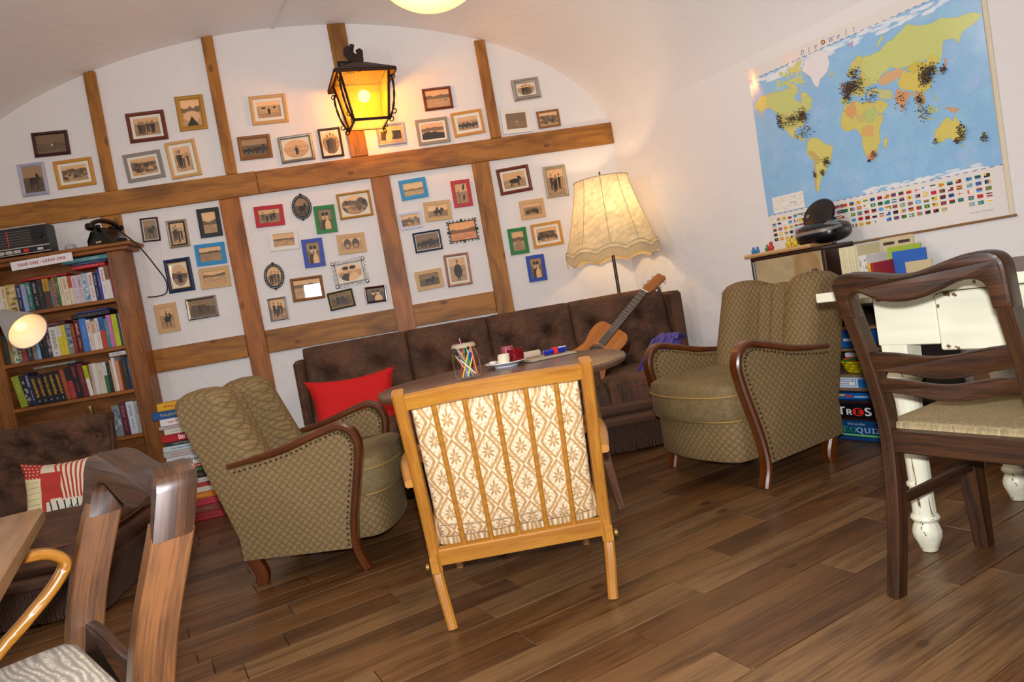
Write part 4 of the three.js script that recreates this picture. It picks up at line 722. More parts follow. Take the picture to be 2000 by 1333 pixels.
// ------------------------------------------------------------------ dark dining chairs, local -z is the way the sitter faces
function makeDining(name, label, pos, turn, sx, sy, seatMat, wood, railMat = wood, slats = [[.728, .058], [.65, .042]], seatY = .485, dep = .054) {
  const t = thing(name, label, 'chair', pos, turn);
  const HW = .228 * sx, H = y => y * sy, lean = y => .11 * sst(.48, 1.0, y / sy) ;
  // top rail, cut from a board with the ears turned down
  const s = new THREE.Shape(); s.moveTo(-HW, H(.83)); s.lineTo(-HW - .004, H(.915)); s.bezierCurveTo(-HW - .004, H(.95), -HW + .03, H(.958), -HW + .06, H(.955)); s.bezierCurveTo(-HW * .4, H(.95), -HW * .2, H(.93), HW * .1, H(.937)); s.bezierCurveTo(HW * .35, H(.945), HW * .6, H(.968), HW - .05, H(.966)); s.bezierCurveTo(HW, H(.966), HW + .004, H(.94), HW + .004, H(.915)); s.lineTo(HW, H(.83)); s.lineTo(HW - .04, H(.83)); s.lineTo(HW - .04, H(.878)); s.bezierCurveTo(HW - .045, H(.905), HW - .07, H(.908), HW - .1, H(.902)); s.bezierCurveTo(HW * .25, H(.878), HW * .1, H(.868), -HW * .1, H(.866)); s.bezierCurveTo(-HW * .4, H(.866), -HW * .5, H(.888), -HW + .075, H(.9)); s.bezierCurveTo(-HW + .05, H(.903), -HW + .042, H(.895), -HW + .04, H(.875)); s.lineTo(-HW + .04, H(.83));
  const sk = g => { const p = g.attributes.position; for (let k = 0; k < p.count; k++) { const x = p.getX(k) / HW; p.setZ(k, p.getZ(k) + lean(p.getY(k)) + .018 * (1 - x * x) ); } g.computeVertexNormals(); return toCreasedNormals(g, .5); };
  mesh(t, 'top_rail', sk(T(extr(s, dep, .008, 0, 16), 0, 0, -.007 - dep / 2)), railMat);
  for (const q of [-1, 1]) {
    mesh(t, 'stile', sweep([[q * (HW + .012), .002, .02], [q * (HW - .012), H(.25), .0], [q * (HW - .02), H(.48), -.008], [q * (HW - .02), H(.65), lean(H(.65)) - .008], [q * (HW - .02), H(.85), lean(H(.85)) - .005]], u => lerp(dep - .006, dep - .004, u), .036, { up: V(1, 0, 0), n: 28, r: .18 }), wood);
    mesh(t, 'front_leg', sweep([[q * (HW + .01), H(.47), -.43], [q * (HW + .005), .002, -.45]], u => lerp(.07, .045, u), u => lerp(.06, .042, u), { up: V(1, 0, 0), n: 6, r: .12 }), wood);
    mesh(t, 'side_rail', bx(q * (HW + .002) - .011, q * (HW + .002) + .011, H(.425), H(.49), -.42, -.01, .003, 2), wood);
    mesh(t, 'side_stretcher', bx(q * (HW - .005) - .009, q * (HW - .005) + .009, H(.26), H(.29), -.43, -.0, .003, 2), wood);
  }
  const slat = (y, h, n) => { const g = new THREE.Shape(); const w = HW - .03; g.moveTo(-w, H(y)); g.bezierCurveTo(-w * .4, H(y), -w * .3, H(y - .014), 0, H(y - .014)); g.bezierCurveTo(w * .4, H(y - .014), w * .5, H(y + .006), w, H(y + .01)); g.lineTo(w, H(y + .01 - h)); g.bezierCurveTo(w * .5, H(y - h), w * .4, H(y - .018 - h), 0, H(y - .018 - h)); g.bezierCurveTo(-w * .3, H(y - .018 - h), -w * .4, H(y - h), -w, H(y - h)); mesh(t, 'slat', sk(T(extr(g, .018, .003, 0, 12), 0, 0, -.015)), railMat); };
  for (const q of slats) slat(...q);
  mesh(t, 'rear_rail', bx(-HW + .03, HW - .03, H(.43), H(.497), -.02, .008, .003), wood);
  mesh(t, 'front_rail', bx(-HW - .005, HW + .005, H(.43), H(.49), -.45, -.43, .003), wood);
  const g = pad(HW * 2 + .0, .42, .035, 20, 20, () => 0, 8).map(q => T(R(q, -Math.PI / 2), 0, H(seatY), -.22)); mesh(t, 'seat', g, seatMat);
  return t;
}
const weaveTex = dataTex(256, 256, (u, v) => { const k = .85 + .3 * (fbm(u * 60, v * 60, 60, 60, 95, 2) - .5) + .12 * Math.sin((u + v) * 6.2832 * 24) * Math.sin((u - v) * 6.2832 * 24); return [168 * k, 146 * k, 104 * k]; }, .25, .25);
const waveTex = dataTex(512, 256, (u, v) => { const w = fbm(u * 3, v * 6, 3, 6, 97, 3) * 3, k = .5 + .5 * Math.sin((v * 18 + w) * 6.2832), n = fbm(u * 90, v * 90, 90, 90, 98, 2); const q = .7 + .3 * k * n * 1.6; return [222 * q, 208 * q, 186 * q]; }, .5, .25);
makeDining('dining_chair', 'dark wooden ladder-back chair with beige woven seat at the right', RW(3.285, 1.757, 0), -69 * DEG, .93, 1, std(0xffffff, .85, { map: weaveTex, bumpMap: weaveTex, bumpScale: .001 }), MAT.dark);
makeDining('dining_chair', 'worn dark wooden chair close to the camera at lower left, with pale seat', [-.625, 0, -1.303], 126.5 * DEG, .98, .905, std(0xffffff, .8, { map: waveTex, bumpMap: waveTex, bumpScale: .001 }), MAT.darkWorn, MAT.dark, [[.6, .075]], .545, .068);

// ------------------------------------------------------------------ lamps
function lampLight(x, y, z, color, power, parent, bulbR, glow) {
  const b = mesh(parent, 'bulb', T(new THREE.SphereGeometry(bulbR, 16, 12), x, y, z), std(0xffffff, .5, { emissive: color, emissiveIntensity: glow }));
  const l = new THREE.PointLight(color, power, 0, 2); l.position.set(x, y, z); l.castShadow = true; l.shadow.radius = bulbR / .02; parent.add(l); return b;
}
{ // wrought-iron wall lantern with amber glass
  const t = thing('wall_lantern', 'wrought-iron lantern with glowing amber glass panes on the middle upper post', 'lantern', [-.035, 2.45, -5.0], 12 * DEG);
  const at = .168, ab = .118, H = .33, amberBump = noiseBump(256, 14, 33, .16);
  const amber = phys(0xffcc44, .22, { transmission: .8, thickness: 0, ior: 1.5, bumpMap: amberBump, bumpScale: .003, emissive: 0xffa010, emissiveIntensity: .5 });
  const pale = phys(0xffe6b0, .6, { transmission: .6, thickness: 0, emissive: 0xffb040, emissiveIntensity: .35 });
  for (let k = 0; k < 4; k++) {
    const q = (u, v) => { const a = lerp(ab, at, v) - .002; return [(u * 2 - 1) * a, v * H, a]; };
    mesh(t, 'pane', R(grid(10, 12, (u, v) => { const p = q(u, v); return [p[0], p[1], p[2], p[0], p[1]]; }), 0, k * Math.PI / 2), amber);
    const c = (y, a) => V(a * Math.SQRT2 * Math.cos(k * Math.PI / 2 + Math.PI / 4), y, a * Math.SQRT2 * Math.sin(k * Math.PI / 2 + Math.PI / 4));
    mesh(t, 'corner_bar', sweep([c(-.008, ab + .002), c(H, at + .002)], .014, .014, { n: 2, r: .2, up: V(1, 0, 1) }), MAT.iron);
    mesh(t, 'bottom_bar', R(bx(-ab - .006, ab + .006, -.012, .006, ab - .006, ab + .006, .002), 0, k * Math.PI / 2), MAT.iron);
    mesh(t, 'top_bar', R(bx(-at - .006, at + .006, H - .008, H + .008, at - .006, at + .006, .002), 0, k * Math.PI / 2), MAT.iron);
    // twisted bar with curled ends standing off each corner
    const o = (y, e) => c(y, lerp(ab, at, y / H) + e), tw = [];
    tw.push(sweep([o(-.02, .008), o(.05, .028), o(.14, .034), o(.23, .026), o(.27, .012)], u => .004 + .012 * Math.abs(Math.sin(u * 16)), u => .004 + .012 * Math.abs(Math.cos(u * 16)), { n: 60, r: .3, up: V(.3, 0, .9) }));
    const curl = (y, e, s) => { const b = o(y, e), d = V(b.x, 0, b.z).normalize(), pts = []; for (let i = 0; i <= 12; i++) { const a = i / 12 * 4.9 * s, r = .022 * (1 - i / 20); pts.push(b.clone().add(d.clone().multiplyScalar(.02 - r * Math.cos(a) + .004)).add(V(0, r * Math.sin(a), 0))); } return tube(pts, .0035, 24, 5); };
    tw.push(curl(.25, .012, 1), curl(.03, .02, -1), curl(-.015, .004, -1)); mesh(t, 'scroll', tw, MAT.iron);
  }
  mesh(t, 'bottom_pane', bx(-ab, ab, -.01, -.006, -ab, ab, .001), pale);
  // hipped roof with turned-down eaves
  const e = .212, y0 = H - .012, roofMat = std(0x4a3426, .6, { metalness: .3 });
  const roof = []; for (let k = 0; k < 4; k++) { const P = [[-e, y0 - .01, e], [e, y0 - .01, e], [.05, H + .075, .05], [-.05, H + .075, .05]], Q = [[-e, y0 - .03, e], [e, y0 - .03, e]]; const f = (a, b, c, d) => [...a, ...b, ...c, ...a, ...c, ...d]; const g = new THREE.BufferGeometry(); const up = P.map(p => [p[0], p[1] + .004, p[2]]); g.setAttribute('position', new THREE.Float32BufferAttribute([...f(up[0], up[1], up[2], up[3]), ...f(P[3], P[2], P[1], P[0]), ...f(Q[0], Q[1], P[1], P[0]), ...f(P[0], P[1], Q[1], Q[0])], 3)); g.computeVertexNormals(); roof.push(R(buv(g), 0, k * Math.PI / 2)); }
  roof.push(bx(-.05, .05, H + .07, H + .079, -.05, .05, .002)); mesh(t, 'roof', roof, roofMat);
  // bracket: iron plate on the post, gnarled root rising from the roof
  const root = (pts, r, s) => { const g = tube(pts, r, 28, 10), p = g.attributes.position; for (let k = 0; k < p.count; k++) { const n = .6 + .9 * vn(p.getX(k) * 60 + 50, p.getY(k) * 30, 999, 999, s); const c = V(p.getX(k), p.getY(k), p.getZ(k)); p.setX(k, c.x + (n - 1) * .012 * Math.sin(k * 1.7)); p.setZ(k, c.z + (n - 1) * .012 * Math.cos(k * 1.7)); } g.computeVertexNormals(); return g; };
  mesh(t, 'root_arm', [root([[.01, H + .06, -.02], [.0, H + .13, -.05], [-.03, H + .2, -.12], [-.02, H + .25, -.17]], .034, 3), root([[.02, H + .07, -.02], [.03, H + .15, -.04], [.035, H + .2, -.05]], .022, 5), root([[-.01, H + .1, -.05], [-.02, H + .2, -.06], [-.005, H + .245, -.07]], .016, 7)], std(0x2c1d14, .8));
  mesh(t, 'bracket', [bx(-.13, -.02, H + .045, H + .14, -.09, -.075, .003), bx(-.1, -.03, H + .05, H + .12, -.27, -.08, .004)], MAT.iron);
  mesh(t, 'screw', T(new THREE.SphereGeometry(.006, 8, 6), -.1, H + .115, -.073), MAT.steel);
  lampLight(0, .19, 0, 0xffcc80, .62, t, .042, 60);
}
{ // floor lamp with scalloped, fringed shade
  const t = thing('floor_lamp', 'floor lamp with large cream scalloped and fringed shade in the corner behind the sofa', 'floor lamp', [1.545, 0, -4.95]);
  const shadeTex = dataTex(256, 256, (u, v) => { const k = .9 + .2 * (fbm(u * 12, v * 12, 12, 12, 120, 4) - .5) + .025 * Math.sin((u * 3 + v * 8 + fbm(u * 4, v * 4, 4, 4, 121, 2) * 2) * 6.28); return [246 * k, 226 * k, 184 * k]; }, .4, .4);
  const cloth = phys(0xffffff, .95, { map: shadeTex, transmission: .42, thickness: 0 });
  const rad = y => { const q = (1.812 - y) / .507; return .2 + .142 * Math.pow(clamp(q), 1.55) + .012 * Math.sin(clamp(q) * 3.14); };
  const N = 10, sc = a => Math.abs(Math.cos(a * N / 2)), fac = a => 1 - .018 * (1 - Math.pow(sc(a), 2)) ;
  mesh(t, 'shade', grid(120, 26, (u, v) => { const a = u * 6.2832, yb = 1.325 - .03 * (1 - sc(a)), y = lerp(1.812, yb, v), r = rad(y) * fac(a); return [r * Math.cos(a), y, r * Math.sin(a), a * .3, y]; }, 1, 1, true), cloth);
  const seams = []; for (let k = 0; k < N; k++) { const a = (k * 2 * Math.PI) / N, p = []; for (let i = 0; i <= 10; i++) { const y = lerp(1.81, 1.325, i / 10), r = rad(y) + .002; p.push(V(r * Math.cos(a), y, r * Math.sin(a))); } seams.push(tube(p, .0022, 20, 5)); } mesh(t, 'seams', seams, std(0xb9a98c, .9)).userData.kind = 'stuff';
  const ringAt = (y0f, r0, th) => { const p = []; for (let k = 0; k < 120; k++) { const a = k / 120 * 6.2832; p.push(V((r0 + .002) * Math.cos(a) * fac(a), y0f(a), (r0 + .002) * Math.sin(a) * fac(a))); } return tube(p, th, 240, 5, true); };
  mesh(t, 'trim', [ringAt(() => 1.812, .2, .004), ringAt(a => 1.325 - .03 * (1 - sc(a)), .338, .004), ringAt(a => 1.297 - .03 * (1 - sc(a)), .344, .0045)], std(0xcdbb98, .9));
  mesh(t, 'valance', grid(120, 3, (u, v) => { const a = u * 6.2832, y = lerp(1.325, 1.297, v) - .03 * (1 - sc(a)), r = lerp(.338, .343, v) * fac(a); return [r * Math.cos(a), y, r * Math.sin(a), a * .3, y]; }, 1, 1, true), cloth);
  const fr = []; for (let k = 0; k < 230; k++) { const a = k / 230 * 6.2832, y = 1.297 - .03 * (1 - sc(a)), r = .343 * fac(a); fr.push(T(new THREE.CylinderGeometry(.0033, .0036, .058, 5, 1, true), r * Math.cos(a), y - .03, r * Math.sin(a))); }
  mesh(t, 'fringe', fr, phys(0xe6cf9e, .95, { transmission: .3, thickness: 0 })).userData.kind = 'stuff';
  mesh(t, 'fringe_backing', grid(120, 2, (u, v) => { const a = u * 6.2832, y = lerp(1.297, 1.238, v) - .03 * (1 - sc(a)), r = .341 * fac(a); return [r * Math.cos(a), y, r * Math.sin(a), a * .3, y]; }, 1, 1, true), phys(0xe8d2a4, .95, { transmission: .4, thickness: 0 }));
  mesh(t, 'pole', [T(cyl(.012, .013, 1.5, 14), 0, .77, 0), T(cyl(.006, .006, .06, 10), 0, 1.84, 0), T(cyl(.0045, .0045, .35, 8), 0, 1.68, 0)], std(0x4a4034, .4, { metalness: .7 }));
  mesh(t, 'spider', [0, 1, 2].map(k => between([0, 1.8, 0], [.2 * Math.cos(k * 2.094), 1.808, .2 * Math.sin(k * 2.094)], .0025, .0025, 6)), std(0x4a4034, .4, { metalness: .7 }));
  mesh(t, 'base', lathe([[0, 0.002], [.15, .002], [.155, .012], [.13, .03], [.04, .045], [.02, .07], [0, .07]], 40), std(0x4a4034, .4, { metalness: .7 }));
  lampLight(.03, 1.6, .04, 0xffdcaa, .46, t, .035, 8);
}
{ // globe pendant at the top of the picture
  const t = thing('globe_pendant', 'glowing opal glass globe pendant cut by the upper picture edge', 'pendant lamp', [.301, 2.386, -2.59]);
  mesh(t, 'globe', new THREE.SphereGeometry(.238, 48, 32), std(0xfff6dc, .25, { emissive: 0xffdf8a, emissiveIntensity: .95 }));
  mesh(t, 'collar', T(cyl(.055, .07, .05, 24, .005), 0, .25, 0), MAT.brass); mesh(t, 'cord', between([0, .27, 0], [0, .8, 0], .005, .005, 8), MAT.black); mesh(t, 'canopy', T(cyl(.03, .06, .06, 24, .005), 0, .8, 0), MAT.brass);
  const l = new THREE.PointLight(0xffeed8, 2.3, 0, 2); l.castShadow = true; l.shadow.radius = 10; t.add(l);
}
{ // desk lamp head at the left edge, on a gooseneck floor stand
  const t = thing('reading_lamp', 'silver cone reading lamp glowing at the left edge before the bookcase', 'lamp', [-1.79, 0, -3.4]);
  const hd = new THREE.Group(); hd.name = 'lamp_head'; t.add(hd); hd.position.set(.055, 1.315, -.03); hd.quaternion.setFromUnitVectors(V(0, -1, 0), V(.72, -.52, .42).normalize()); hd.scale.setScalar(1.1);
  const sh = lathe([[.022, .11], [.03, .1], [.036, .07], [.045, .04], [.062, 0], [.075, -.04], [.08, -.062], [.078, -.062], [.06, 0], [.043, .04], [.03, .075], [0, .085]], 40, .5); mesh(hd, 'shade', sh, std(0xa9a7a4, .35, { metalness: .55 }));
  mesh(hd, 'reflector', lathe([[.0765, -.061], [.0585, 0], [.041, .04], [.0, .06]], 32), std(0xf6ead2, .6));
  lampLight(0, -.012, 0, 0xffb45a, .006, hd, .024, 1.0);
  mesh(t, 'neck', tube([[-.01, 1.36, -.12], [-.1, 1.42, -.14], [-.26, 1.43, .06], [-.34, 1.3, .3], [-.35, .8, .34], [-.35, .5, .34], [-.35, .02, .34]], .009, 60, 8), MAT.steel);
  mesh(t, 'base', T(lathe([[0, .002], [.11, .002], [.115, .012], [.09, .03], [.02, .035], [0, .035]], 32), -.35, 0, .34), MAT.steel);
}

// ------------------------------------------------------------------ things on the round table
const TY = .7205;
{
  const t = thing('glass_jar', 'clear glass jar full of coloured pencils on the round table', 'jar', [.222, TY, -3.225]);
  const jp = [[0, .001], [.05, .001], [.06, .006], [.064, .02], [.065, .1], [.062, .122], [.05, .138], [.047, .142], [.047, .15], [.052, .155], [.052, .165], [.047, .168]];
  mesh(t, 'jar_wall', lathe(jp, 40, .6), MAT.glass);
  const r = mulberry(55), rag = []; mesh(t, 'torn_label', grid(40, 3, (u, v) => { const a = u * 6.2832, rr = .0535 + .006 * v * vn(u * 14, 1, 14, 9, 3); return [rr * Math.cos(a), .163 - .012 * v - .006 * vn(u * 20, 2, 20, 9, 5) * v, rr * Math.sin(a)]; }, 1, 1, true), std(0xb9a888, .8, { side: THREE.DoubleSide }));
  const cols = [[0xe8c41a, 'yellow'], [0x1d8fc4, 'sky-blue'], [0xf2d23a, 'pale yellow'], [0x28289a, 'dark blue'], [0xc41622, 'red'], [0xe0691a, 'orange'], [0x2f9a2a, 'green'], [0xd94f8a, 'pink'], [0xe6b088, 'bare wood'], [0x6a2a8a, 'purple'], [0x1a6a3a, 'dark green'], [0xe08a90, 'salmon'], [0x7a4a22, 'brown'], [0xd8a070, 'light wooden'], [0x2a56c0, 'royal blue'], [0x8ac43a, 'lime'], [0xc42a6a, 'crimson'], [0xf0e0c0, 'cream'], [0x4ab0e0, 'light blue'], [0xe8a020, 'golden'], [0x9a1a1a, 'maroon'], [0x3ac08a, 'mint'], [0xb06ad0, 'lilac'], [0xff7a4a, 'coral']];
  const pen = (L) => { const b = cyl(.0036, .0036, L, 6); return b; };
  const tipM = std(0xe2bd8c, .7);
  cols.forEach(([c, nm], i) => {
    const L = i === 7 ? .185 : .1 + r() * .055, side = i < 4 ? -1 : r() < .6 ? 1 : -1, a = i < 4 ? 1.9 + i * .16 : r() * 6.2832, rb = .044 * Math.sqrt(r()) + .006, lean = i < 4 ? .35 : (r() - .5) * .7;
    const b0 = i < 4 ? V(-.03 + i * .012, .012, .046) : V(rb * Math.cos(a), .012 + r() * .012, rb * Math.sin(a));
    let dir = i < 4 ? V(.42, 1, -.12) : V((r() - .5) * .7, 1, (r() - .5) * .5); if (i > 12 && i < 18) { b0.set(.0 + (i - 13) * .008, .02, .045); dir = V(-.55 - (i % 3) * .1, .9, -.05); } if (i === 7) { b0.set(.01, .012, -.01); dir = V(-.12, 1, 0); } dir.normalize();
    let e = b0.clone().add(dir.clone().multiplyScalar(L)); const rr = Math.hypot(e.x, e.z), lim = e.y > .125 ? .034 : .05; if (rr > lim) { e.x *= lim / rr; e.z *= lim / rr; } dir = e.clone().sub(b0).normalize();
    const p = thing('pencil', nm + ' pencil standing in the glass jar', 'pencil', [.222 + b0.x, TY + b0.y, -3.225 + b0.z], 0, 'coloured pencils in the jar');
    p.quaternion.setFromUnitVectors(V(0, 1, 0), dir);
    mesh(p, 'shaft', T(pen(L - .015), 0, (L - .015) / 2, 0), std(c, .4)); mesh(p, 'tip', T(new THREE.ConeGeometry(.0036, .013, 6), 0, L - .0085, 0), tipM); mesh(p, 'lead', T(new THREE.ConeGeometry(.0012, .0045, 6), 0, L - .0045, 0), std(c, .5));
  });
}
{ const g = lathe([[0, .004], [.05, .004], [.055, 0], [.06, .0], [.063, .006], [.1, .02], [.108, .024], [.107, .027], [.1, .0245], [.06, .012], [.0, .011]], 48, .5);
  const p = mesh(scene, 'plate', g, phys(0xe9edf2, .15, { clearcoat: .6 })); tag(p, 'white china plate with candles on the round table', 'plate'); p.position.set(.437, TY, -3.47);
  const cup = thing('tea_light', 'small clear glass tea light at the left of the candle plate', 'candle', [.372, TY + .014, -3.47]); mesh(cup, 'glass_cup', lathe([[0, .0], [.02, 0], [.023, .03], [.0225, .045], [.0205, .045], [.02, .01], [0, .008]], 24, .6), MAT.glass); mesh(cup, 'wax', T(cyl(.018, .018, .012, 20), 0, .017, 0), MAT.white);
  const c1 = thing('candle', 'stub of cream candle standing on the white plate', 'candle', [.42, TY + .0125, -3.425]); { const wg = lathe([[0, 0], [.03, 0], [.031, .03], [.03, .052], [.026, .055], [.02, .046], [0, .044]], 28, .6); wg.applyMatrix4(new THREE.Matrix4().makeShear(0, 0, .12, 0, 0, 0)); mesh(c1, 'wax', wg, phys(0xf0e6c8, .5, { transmission: .1 })); mesh(c1, 'wick', T(cyl(.0012, .0012, .012, 6), 0, .05, 0), MAT.black); }
  const c2 = thing('candle', 'dark red candle in a red glass on the white plate', 'candle', [.492, TY + .0135, -3.462]); mesh(c2, 'red_glass', lathe([[0, 0], [.036, 0], [.041, .006], [.043, .05], [.042, .068], [.04, .066], [.04, .01], [0, .008]], 32, .6), phys(0xa01420, .08, { transmission: .55, thickness: .003 })); mesh(c2, 'wax', lathe([[0, .009], [.0385, .009], [.0385, .052], [.03, .048], [.01, .05], [0, .05]], 28), phys(0x8a1018, .4)); mesh(c2, 'wick', T(cyl(.0012, .0012, .014, 6), 0, .055, 0), MAT.black);
  const c3 = mesh(scene, 'candle', lathe([[0, .0], [.03, 0], [.033, .01], [.034, .07], [.031, .084], [.027, .08], [.012, .075], [0, .075]], 26), phys(0xa84a58, .35, { transmission: .15 })); tag(c3, 'pinkish red candle behind the dark red one on the plate', 'candle'); c3.position.set(.462, TY + .0125, -3.525);
}
{ // flat tray of chalk, blue pack
  const tr = mesh(scene, 'magazine', [cbox(.27, .006, .19, .002), T(cbox(.25, .004, .18, .001), .004, .005, .004)], std(0xb6a890, .6)); tag(tr, 'flat stack of papers under the blue pack on the round table', 'magazine'); tr.position.set(.66, TY + .004, -3.55); tr.rotation.y = .25;
  const p = thing('chalk_pack', 'shiny blue plastic pack with a red band on the round table', 'pack', [.71, TY + .012, -3.545], .16);
  const body = cbox(.13, .03, .04, .009); { const q = body.attributes.position; for (let k = 0; k < q.count; k++) q.setY(k, q.getY(k) + .0025 * Math.sin(q.getX(k) * 140) * (q.getY(k) > 0 ? 1 : 0)); } mesh(p, 'wrap', T(body, 0, .016, 0), phys(0x10249a, .2, { clearcoat: 1, clearcoatRoughness: .1 })); mesh(p, 'band', bx(-.012, .014, .0, .034, -.0215, .0215, .004), std(0xe02412, .5)); mesh(p, 'window', bx(.02, .063, .026, .033, -.016, .016, .003), std(0xd8dce6, .3));
  const q = mesh(scene, 'plastic_tube', R(lathe([[0, -.055], [.016, -.055], [.018, -.05], [.018, .05], [.016, .055], [0, .055]], 20), 0, 0, Math.PI / 2), phys(0xe9d6bc, .25, { transmission: .35, thickness: 0 })); tag(q, 'pale see-through tube lying left of the blue pack', 'tube'); q.position.set(.583, TY + .03, -3.57); q.rotation.y = .16;
}

// ------------------------------------------------------------------ guitar leaning on the sofa
{
  const t = thing('guitar', 'classical guitar with orange top and dark red ribs leaning on the sofa', 'guitar', [0, 0, 0]);
  const d = V(.77, .62, -.1).normalize(), n0 = V(-.55, .42, .74), x = d.clone().cross(n0).normalize(), n = x.clone().cross(d).normalize();
  t.matrixAutoUpdate = true; const m = new THREE.Matrix4().makeBasis(x, d, n); t.quaternion.setFromRotationMatrix(m); t.position.set(1.14, .605, -4.43);
  // local: y along the neck, z out of the face; body centred on the origin
  const o = [[0, .24], [.1, .235], [.135, .18], [.128, .1], [.112, .045], [.13, -.02], [.172, -.1], [.178, -.17], [.13, -.235], [0, -.255]], s = new THREE.Shape(); s.moveTo(0, .24); s.splineThru(o.slice(1).map(p => new THREE.Vector2(...p))); s.splineThru(o.slice(0, -1).reverse().map(p => new THREE.Vector2(-p[0], p[1])));
  const ring = (s0) => { const g = extr(s0, .094, .003, 1, 20); return T(g, 0, 0, -.094); };
  mesh(t, 'body', ring(s), phys(0x4a0f0a, .25, { clearcoat: .8 }));
  const hole = new THREE.Path(); hole.absarc(0, .03, .043, 0, 6.2832, true); const s2 = s.clone(); s2.holes.push(hole);
  const tg = new THREE.ExtrudeGeometry(s2, { depth: .003, bevelEnabled: false, curveSegments: 20 }); tg.deleteAttribute('uv'); mesh(t, 'soundboard', buv(tg.toNonIndexed(), 1), phys(0xffe2a8, .25, { clearcoat: .7, map: beechTex }));
  mesh(t, 'rosette', T(new THREE.TorusGeometry(.05, .0045, 6, 40), 0, .03, .003), std(0x5a2a12, .5)); mesh(t, 'soundhole', T(new THREE.CircleGeometry(.043, 30), 0, .03, .0006), std(0x120a06, .9));
  mesh(t, 'bridge', bx(-.09, .09, -.135, -.11, .003, .012, .003), MAT.dark);
  mesh(t, 'neck', sweep([[0, .2, -.006], [0, .4, -.006], [0, .565, -.006]], .052, .024, { up: V(0, 0, 1), n: 6, r: .5 }), std(0x6a3a1e, .4)); mesh(t, 'fretboard', bx(-.028, .028, .09, .565, .003, .011, .001, 1), std(0x3a2a20, .5)); mesh(t, 'heel', bx(-.025, .025, .2, .26, -.08, -.01, .01), std(0x6a3a1e, .4));
  mesh(t, 'frets', Array.from({ length: 16 }, (_, k) => { const y = .565 - .53 * (1 - Math.pow(.5, (k + 1) / 12)) * 1.15; return bx(-.027, .027, y - .0012, y + .0012, .0105, .0125, .0005); }), MAT.steel).userData.kind = 'stuff';
  mesh(t, 'nut', bx(-.028, .028, .562, .569, .003, .014, .001), MAT.white);
  const hs = poly([[-.028, .568], [-.037, .6], [-.036, .74], [-.02, .752], [0, .746], [.02, .752], [.036, .74], [.037, .6], [.028, .568]]); const hg = extr(hs, .018, .002, 1); T(hg, 0, 0, -.016); { const p = hg.attributes.position; for (let k = 0; k < p.count; k++) p.setZ(k, p.getZ(k) - (p.getY(k) - .568) * .25); } mesh(t, 'headstock', hg, std(0x9a5a22, .35));
  for (const q of [-1, 1]) for (let k = 0; k < 3; k++) { const y = .62 + k * .045, z = -.01 - (y - .568) * .25; const pg = mesh(t, 'tuning_peg', between([q * .034, y, z], [q * .05, y, z], .003, .003, 8), MAT.steel); mesh(pg, 'button', T(new THREE.SphereGeometry(.01, 10, 8).scale(.6, 1, .7), q * .055, y, z), std(0xc8d2e6, .3)); }
  for (let k = 0; k < 6; k++) { const a = (k - 2.5) * .0085; mesh(t, 'string', between([a * 1.15, -.12, .013], [a, .57, .0145], .0006, .0006, 5), std(0xd9d0c0, .3)); }
}
{ // purple scarf over the sofa's right end
  const g = grid(26, 40, (u, v) => { const s = v * .62, fold = .016 * Math.sin(u * 19 + v * 2) + .008 * Math.sin(u * 37 + 1); let x, y, z; const w = (u - .5) * (.2 + .06 * v);
    if (s < .2) { x = 1.7 - s * .5 + w * .35; y = .63 + .02 * Math.sin(s * 15) + fold * .8; z = -4.36 + s * .45 + w * .8; } else { const q = s - .2; x = 1.6 - .5 * q + w * .9; y = .64 - .5 * q - .25 * q * q + fold * .3; z = -4.27 + .28 * q + fold + w * .2; } return [x, y, z, u * .3, s]; });
  const bk = g.clone(); { const p = bk.attributes.position, n = bk.attributes.normal; for (let k = 0; k < p.count; k++) p.setXYZ(k, p.getX(k) - n.getX(k) * .004, p.getY(k) - n.getY(k) * .004, p.getZ(k) - n.getZ(k) * .004); bk.index.array.reverse(); bk.computeVertexNormals(); }
  const m = mesh(scene, 'scarf', [g, bk], std(0x5b4f96, .9)); tag(m, 'purple knitted scarf hanging at the right end of the long sofa', 'scarf');
}

// ------------------------------------------------------------------ bookcase
const BF = -5.1;   // front plane
const SH = [1.535, 1.203, .897, .583, .25];
{
  const t = thing('bookcase', 'tall brown wooden bookcase against the back wall at the left', 'bookcase', [0, 0, 0]), z0 = BACK + .03, m = MAT.bookcase;
  for (const [a, b] of [[-2.83, -2.72], [-1.945, -1.828]]) {
    const st = mesh(t, 'stile', bx(a, b, .08, 1.85, BF - .03, BF, .004, 1, a), m);
    mesh(st, 'moulding', [bx(a + .012, a + .024, .16, 1.8, BF, BF + .006, .002, 1), bx(b - .024, b - .012, .16, 1.8, BF, BF + .006, .002, 1)], m);
    mesh(t, 'side_panel', bx(a + (a < -2.5 ? 0 : .09), a + (a < -2.5 ? .02 : .112), .08, 1.85, z0, BF - .03, .002, 1), m);
  }
  mesh(t, 'back_panel', bx(-2.82, -1.84, .08, 1.85, z0, z0 + .012, .001, 0), m);
  SH.forEach((y, i) => mesh(t, 'shelf', bx(-2.725, -1.94, y - .026, y, z0 + .012, BF - .004, .003, 0, i), m));
  mesh(t, 'plinth', bx(-2.85, -1.81, 0, .08, z0, BF + .02, .004), m);
  mesh(t, 'crown', [bx(-2.86, -1.79, 1.85, 1.874, z0 - .02, BF + .025, .004), bx(-2.89, -1.755, 1.874, 1.9, z0 - .02, BF + .05, .006)], m);
}
